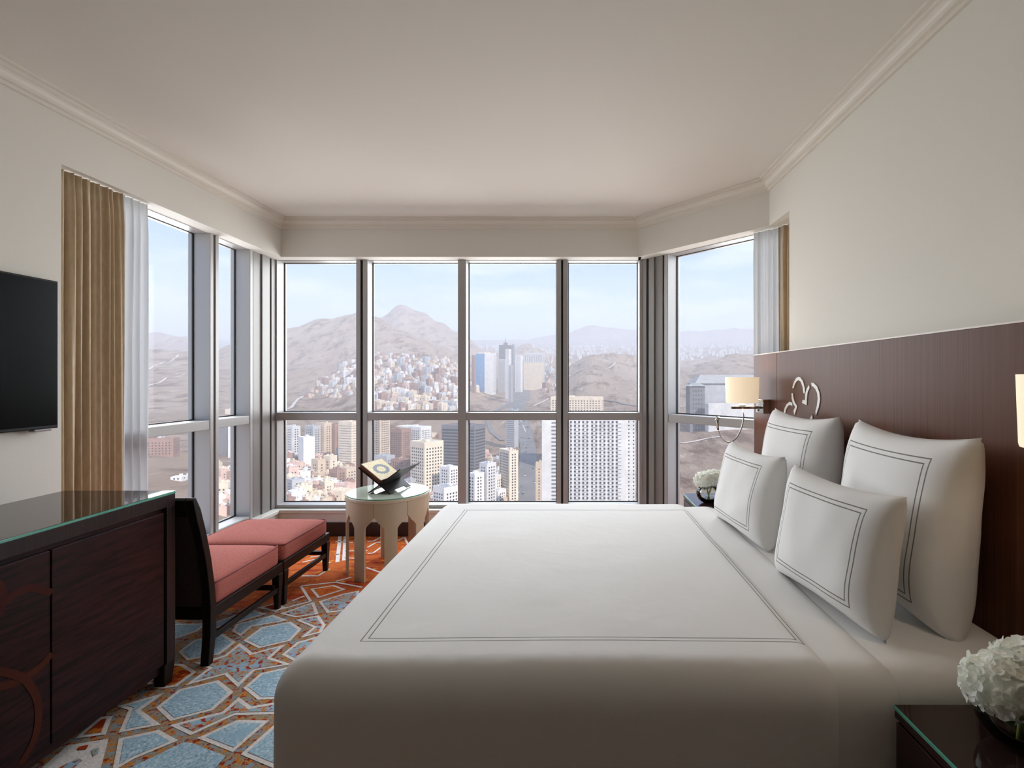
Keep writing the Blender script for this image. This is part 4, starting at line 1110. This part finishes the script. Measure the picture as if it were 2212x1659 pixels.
# --- lower windows, second pane
tw = T('apartment_tower', 'cream lit apartment tower with rows of windows right of the book stand', 888, 957, 953, 1045, bm_cream, rot=-38, ratio=1.0, d=720, sp=(4.6, 4.4), ws=(2.2, 2.2))
T('apartment_tower', 'tall beige apartment tower at the left edge of the second pane', 800, 841, 893, 985, bm_beige, rot=-30, ratio=.8, d=900)
T('town_block', 'brown sided block behind the book stand', 843, 886, 926, 985, bm_brown, rot=-25, ratio=.8, d=960)
T('town_block', 'wide white block with grey window columns above the cream tower', 858, 930, 921, 975, bm_white, rot=-25, ratio=.5, d=1010, sp=(4.4, 4), ws=(2, 2))
T('town_block', 'low brown flat-roofed block left of the cream tower', 846, 892, 992, 1035, bm_brown, rot=-25, ratio=.7, d=780)
T('town_block', 'grey low block behind the round table', 810, 852, 984, 1040, bm_grey, rot=-25, ratio=.7, d=800)
wr = T('warehouse', 'low white building with rows of roof units at the bottom of the second pane', 936, 992, 1050, 1105, bm_white, rot=-38, ratio=1.1, d=590)
w, l, h = wr['_w'], wr['_l'], wr['_h']; mb = MB()
for i in range(5):
    for j in range(6): mb.box(-w * .4 + i * w * .17, -w * .4 + i * w * .17 + w * .10, -l * .42 + j * l * .14, -l * .42 + j * l * .14 + l * .09, h, h + 1.2)
build(mb, 'roof_unit', bm_grey, wr, local=True, fix=False)['kind'] = 'stuff'
T('town_block', 'white block in front of the dark unfinished frame', 950, 990, 1008, 1060, bm_white, rot=-35, ratio=.8, d=690)
# --- lower windows, first pane
T('apartment_tower', 'grey white apartment tower at the left edge of the first pane', 612, 647, 921, 1005, bm_lgrey, rot=-22, ratio=.7, d=860, sp=(4.4, 4), ws=(1.9, 1.9))
T('slim_tower', 'slim tower with grey front and white lit side in the first pane', 646, 678, 944, 1030, bm_white, rot=-40, ratio=.9, d=790, front=False, side=False)
for i, (a, b, yt, lab) in enumerate(((660, 692, 920, 'stepped grey slab at the back of the first pane'), (684, 716, 914, 'grey brown slab with small windows in the first pane'), (708, 738, 916, 'shaded slab left of the lined beige tower'))):
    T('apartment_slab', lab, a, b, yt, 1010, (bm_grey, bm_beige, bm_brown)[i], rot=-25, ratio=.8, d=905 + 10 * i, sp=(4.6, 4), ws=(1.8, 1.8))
T('apartment_tower', 'lined beige tower beside the first mullion', 733, 775, 911, 1010, bm_cream, rot=-22, ratio=.6, d=830, win='band', sp=(4, 4), ws=(1, .7), wm=band_m)
for i, (a, b, yt, m_, lab) in enumerate(((674, 702, 992, bm_beige, 'low beige twin block in the first pane'), (700, 727, 985, bm_cream, 'cream block with a notched wall in the first pane'), (642, 682, 1036, bm_lgrey, 'pale block with a four by three window grid'),
        (618, 644, 1032, bm_white, 'narrow white lit block at the bottom left of the first pane'), (655, 726, 1068, bm_white, 'wide white roofed block at the bottom of the first pane'), (726, 770, 1010, bm_beige, 'beige terraced block under the lined tower'),
        (722, 772, 1046, bm_pink, 'pinkish block behind the footstool end of the first pane'), (618, 650, 1000, bm_pink, 'pinkish row block at the left of the first pane'), (690, 726, 1034, bm_cream, 'cream stepped roofs in the middle of the first pane'))):
    T('town_block', lab, a, b, yt, 0, m_, rot=-30 + 3 * (i % 4), ratio=.8, d=(735, 745, 665, 690, 610, 720, 650, 740, 690)[i], sp=(4.6, 4.2), ws=(1.9, 1.9))
# --- left window
T('brick_apartments', 'brick apartment block on the bare slope in the leftmost pane', 296, 378, 948, 1000, bm_brown, rot=12, ratio=.35, d=780, sp=(4.5, 4), ws=(1.8, 1.6))
T('white_apartments', 'white block standing behind the brick apartments', 322, 352, 926, 985, bm_white, rot=12, ratio=.6, d=850, sp=(4.5, 4), ws=(2, 2))
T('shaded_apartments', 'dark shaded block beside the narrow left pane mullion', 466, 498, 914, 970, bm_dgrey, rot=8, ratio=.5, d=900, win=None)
T('white_apartments', 'white lit tower in the narrow left pane', 494, 512, 906, 965, bm_white, rot=5, ratio=.8, d=895, sp=(5, 5), ws=(2.2, 2))
T('yellow_house', 'small yellow house above the transom of the narrow left pane', 488, 508, 884, 896, bm_cream, rot=5, ratio=.8, win=None)
for i, (a, b, yt, m_) in enumerate(((468, 500, 1042, bm_cream), (480, 512, 1064, bm_white), (466, 498, 1084, bm_white), (372, 400, 1070, bm_white), (396, 425, 1062, bm_lgrey))):
    T('low_house', ('cream low house in the narrow left pane', 'white low house with terrace in the narrow left pane', 'white low house at the bottom of the narrow left pane', 'white low house at the foot of the bare slope', 'pale low house beside the first left mullion')[i], a, b, yt, 0, m_, rot=10, ratio=.9, d=560 + 14 * i, sp=(4, 3.6), ws=(1.8, 1.8))
# --- palace on the right
pa = T('palace', 'long pale palace with tiered tile roof seen past the lit wall lamp', 1488, 1652, 828, 885, bm_grey, rot=8, ratio=.32, d=1150, win='grid', sp=(7, 16), ws=(2.2, 10), wm=bm_grey, hut=False)
def hip(t, w, l, h, ov, rise):
    x, y = w / 2 + ov, l / 2 + ov; q = min(x, y) * .8
    mb = MB().add([(-x, -y, h), (x, -y, h), (x, y, h), (-x, y, h), (-x + q, 0, h + rise), (x - q, 0, h + rise)], [(0, 1, 5, 4), (1, 2, 5), (2, 3, 4, 5), (3, 0, 4), (0, 3, 2, 1)])
    for k in range(24):
        xx = -x + q + (2 * x - 2 * q) * k / 23; mb.add([(xx - .5, -y, h + .3), (xx + .5, -y, h + .3), (xx + .5, 0, h + rise + .4), (xx - .5, 0, h + rise + .4)], [(0, 1, 2, 3)])
    build(mb, 'tiled_roof', tile_m, t, local=True, fix=False)
hip(pa, pa['_w'], pa['_l'], pa['_h'], 5, 19)
pb = T('palace_pavilion', 'grey columned pavilion at the left end of the pale palace', 1482, 1522, 834, 882, bm_dgrey, rot=8, ratio=.7, d=1085, win='grid', sp=(6, 9), ws=(2.5, 4), hut=False)
hip(pb, pb['_w'], pb['_l'], pb['_h'], 4, 6)
T('terrace_wall', 'pale terrace block below the palace', 1526, 1640, 872, 905, bm_lgrey, rot=8, ratio=.15, d=1060, win=None, hut=False)

# --- hillside town: small houses copied from a few kinds
protos = []
for i, m_ in enumerate((bm_white, bm_cream, bm_pink, bm_brown, bm_lgrey, bm_beige, bm_white, bm_grey)):
    w, l, h = (13, 12, 13 + (i % 4) * 3)
    t = thing('hillside_house', '', 'house', (0, 0, 0), 'small houses of the hillside town')
    build(body_mesh(w, l, h, foot=9, seed=40 + i), 'walls', m_, t, local=True, fix=False)
    mb = MB()
    for org, ax, nr in (((0, -l / 2, 0), (1, 0, 0), (0, -1, 0)), ((w / 2, 0, 0), (0, 1, 0), (1, 0, 0))):
        facade(mb, w, h, 0, 1.5, 1.6, 3.4, 3.6, org, ax, nr)
    build(mb, 'windows', win_m, t, local=True, fix=False)['kind'] = 'stuff'
    protos.append(t)
NAMES = ['white', 'cream', 'pinkish', 'brown brick', 'pale grey', 'beige', 'white', 'grey']
used = [False] * 8
rnd = random.Random(5)
def house(px, py, label, group, sc=(0.8, 1.35)):
    X, d, z = ground(px, py); i = rnd.choice([0, 0, 1, 1, 2, 3, 3, 4, 5, 6, 7])
    o = protos[i] if not used[i] else copy_tree(protos[i]); used[i] = True
    k = rnd.uniform(*sc); o.location = (X, d, z); o.rotation_euler = (0, 0, math.radians(rnd.uniform(-48, -16)))
    o.scale = (k * rnd.uniform(.8, 1.3), k * rnd.uniform(.8, 1.2), k * rnd.uniform(.5, 1.05)); o['label'] = label % NAMES[i]; o['group'] = group % NAMES[i]
town = []
def scatter(n, region, mind, label, group, sc):
    c = 0; tries = 0
    while c < n and tries < n * 60:
        tries += 1; px = rnd.uniform(region[0], region[1]); py = rnd.uniform(region[2], region[3])
        if len(region) > 4 and not region[4](px, py): continue
        if any((px - a) ** 2 + (2 * (py - b)) ** 2 < mind ** 2 for a, b in town): continue
        town.append((px, py)); fx = (px - region[0]) / (region[1] - region[0]); fy = (py - region[2]) / (region[3] - region[2])
        pos = ('far up', 'upper', 'lower', 'lowest')[min(3, int(fy * 4))] + ' ' + ('left', 'inner left', 'middle', 'inner right', 'right')[min(4, int(fx * 5))]
        house(px, py, label.replace('@', pos), group, sc); c += 1
scatter(125, (806, 990, 768, 888, lambda x, y: y > 768 + max(0, x - 900) * .18 + 4), 9, 'small %s house, @ part of hillside town, second upper pane', '%s houses of the hillside town, second pane', (1.0, 1.7))
scatter(26, (672, 772, 775, 850, lambda x, y: y > 850 - (x - 640) * .62), 9, 'small %s house, @ part of shaded slope, first upper pane', '%s houses on the shaded slope, first pane', (1.1, 1.8))
scatter(10, (1014, 1030, 830, 852), 6, 'small %s house at the foot of the blue glass tower', '%s houses by the blue glass tower', (1.0, 1.5))
scatter(14, (1176, 1226, 775, 840), 8, 'small %s house right of the beige box hotel', '%s houses right of the beige hotel', (1.2, 2.0))
scatter(40, (806, 990, 945, 1085), 13, 'small %s house, @ part of dense streets, second lower pane', '%s houses low in the second pane', (.8, 1.2))
scatter(36, (619, 770, 1000, 1088), 12, 'small %s house, @ part of dense streets, first lower pane', '%s houses low in the first pane', (.8, 1.2))
scatter(10, (1016, 1090, 985, 1085), 13, 'small %s house low in the streets left of the avenue', '%s houses left of the avenue', (.8, 1.1))
scatter(12, (465, 515, 1020, 1110), 10, 'small %s house low in the narrow left pane', '%s houses in the narrow left pane', (.7, 1.0))

# --- the many more tiny houses between, beyond the ones built singly
mb = MB(); FILL = [bm_white, bm_cream, bm_pink, bm_brown, bm_lgrey, bm_beige, win_m]
def fill(n, region, ok, sc):
    for _ in range(n):
        px = rnd.uniform(region[0], region[1]); py = rnd.uniform(region[2], region[3])
        if not ok(px, py): continue
        X, d, z = ground(px, py); w = rnd.uniform(7, 13) * sc; l = rnd.uniform(7, 12) * sc; h = rnd.uniform(5, 11) * sc; a = math.radians(rnd.uniform(-45, -18)); mi = rnd.randrange(6)
        q = MB().box(-w / 2, w / 2, -l / 2, l / 2, -6, h).box(-w * .2, w * .15, -l * .1, l * .25, h, h + 2.5)
        nb = len(q.f)
        for k in range(int(h / 3.2)):
            for c in range(int(w / 3.2)):
                x = -w / 2 + 1.8 + c * 3.2; zz = 1.6 + k * 3.2; q.add([(x - .6, -l / 2 - .1, zz - .7), (x + .6, -l / 2 - .1, zz - .7), (x + .6, -l / 2 - .1, zz + .7), (x - .6, -l / 2 - .1, zz + .7)], [(0, 1, 2, 3)])
        mb.add([(X + x * math.cos(a) - y * math.sin(a), d + x * math.sin(a) + y * math.cos(a), z + zz) for x, y, zz in q.v], q.f, mi)
        for f_ in range(len(q.f) - nb): mb.mi[-1 - f_] = 6
fill(420, (800, 992, 766, 888), lambda x, y: y > 766 + max(0, x - 900) * .18, 1.25)
fill(130, (650, 775, 770, 860), lambda x, y: y > 862 - (x - 640) * .62, 1.25)
fill(190, (615, 775, 990, 1095), lambda x, y: True, 1.0)
fill(200, (800, 992, 940, 1095), lambda x, y: True, 1.0)
fill(60, (1012, 1090, 985, 1095), lambda x, y: True, 1.0)
fill(90, (1176, 1230, 765, 850), lambda x, y: True, 1.4)
fill(40, (464, 516, 1010, 1115), lambda x, y: True, .9)
o = build(mb, 'crowded_houses', FILL, None, fix=False); tag(o, 'countless tiny pale houses crowding between the larger blocks of the town', 'houses', kind='stuff')

# --- distant city too small to count
mb = MB()
for k in range(520):
    px = rnd.choice((rnd.uniform(1010, 1400), rnd.uniform(1440, 1680))); d = rnd.uniform(4600, 9500); X = (px - PX) / F * d
    w = rnd.uniform(14, 34); h = rnd.uniform(12, 46) * (1 + (rnd.random() > .9)); z = zfun(X, d)
    mb.box(X - w / 2, X + w / 2, d - w / 2, d + w / 2, z - 20, z + h)
o = build(mb, 'distant_city', bm_lgrey, None, fix=False); tag(o, 'hazy pale city spread over the far plain', 'city', kind='stuff')

# --- cars on the avenue
car_ms = [plain('car_paint_%d' % i, c, 0.3) for i, c in enumerate(((240, 240, 240), (60, 60, 66), (170, 170, 176)))]
kinds = []
for i, m_ in enumerate(car_ms):
    c = thing('car', '', 'car', (0, 0, 0)); mb = MB().box(-.95, .95, -2.3, 2.3, .3, 1.0); build(mb, 'body', m_, c, local=True)
    build(MB().taper((0, 0), (1.8, 2.9), 1.0, (0, -.1), (1.5, 2.0), 1.6), 'cabin', win_m, c, local=True)
    kinds.append(c)
us_ = [False] * 3
for k in range(78):
    j = rnd.randrange(2, len(avq) - 12); q = avq[j].lerp(avq[j + 1], rnd.random()); t = (avq[j + 1] - avq[j]); t.z = 0; t.normalize()
    off = rnd.choice((-12, -9, -5.5, 4, 7.5, 11)); i = rnd.choice((0, 0, 1, 2)); o = kinds[i] if not us_[i] else copy_tree(kinds[i]); us_[i] = True
    p = q + Vector((-t.y, t.x, 0)) * off; o.location = (p.x, p.y, max(zfun(p.x, p.y), zfun(q.x, q.y)) + 2.2); o.rotation_euler = (0, 0, math.atan2(t.y, t.x) - math.pi / 2)
    o.scale = (1.25,) * 3
    o['label'] = 'small %s car driving on the wide avenue' % ('white', 'dark', 'silver')[i]; o['group'] = '%s cars on the avenue' % ('white', 'dark', 'silver')[i]

# ------------------------------------------------------------------ haze over the city
m, t, p = new_mat('dusty_haze'); t.nodes.remove(p)
vsn = t.nodes.new('ShaderNodeVolumeScatter'); vsn.inputs['Color'].default_value = (0.99, 0.955, 0.925, 1); vsn.inputs['Density'].default_value = 0.0002; vsn.inputs['Anisotropy'].default_value = 0.0
t.links.new(vsn.outputs[0], t.nodes['Material Output'].inputs['Volume'])
hz = build(MB().box(-16000, 9000, 40, 14500, -420, 900), 'haze', m, None); tag(hz, 'thin dusty haze hanging over the desert city', 'haze', kind='stuff')
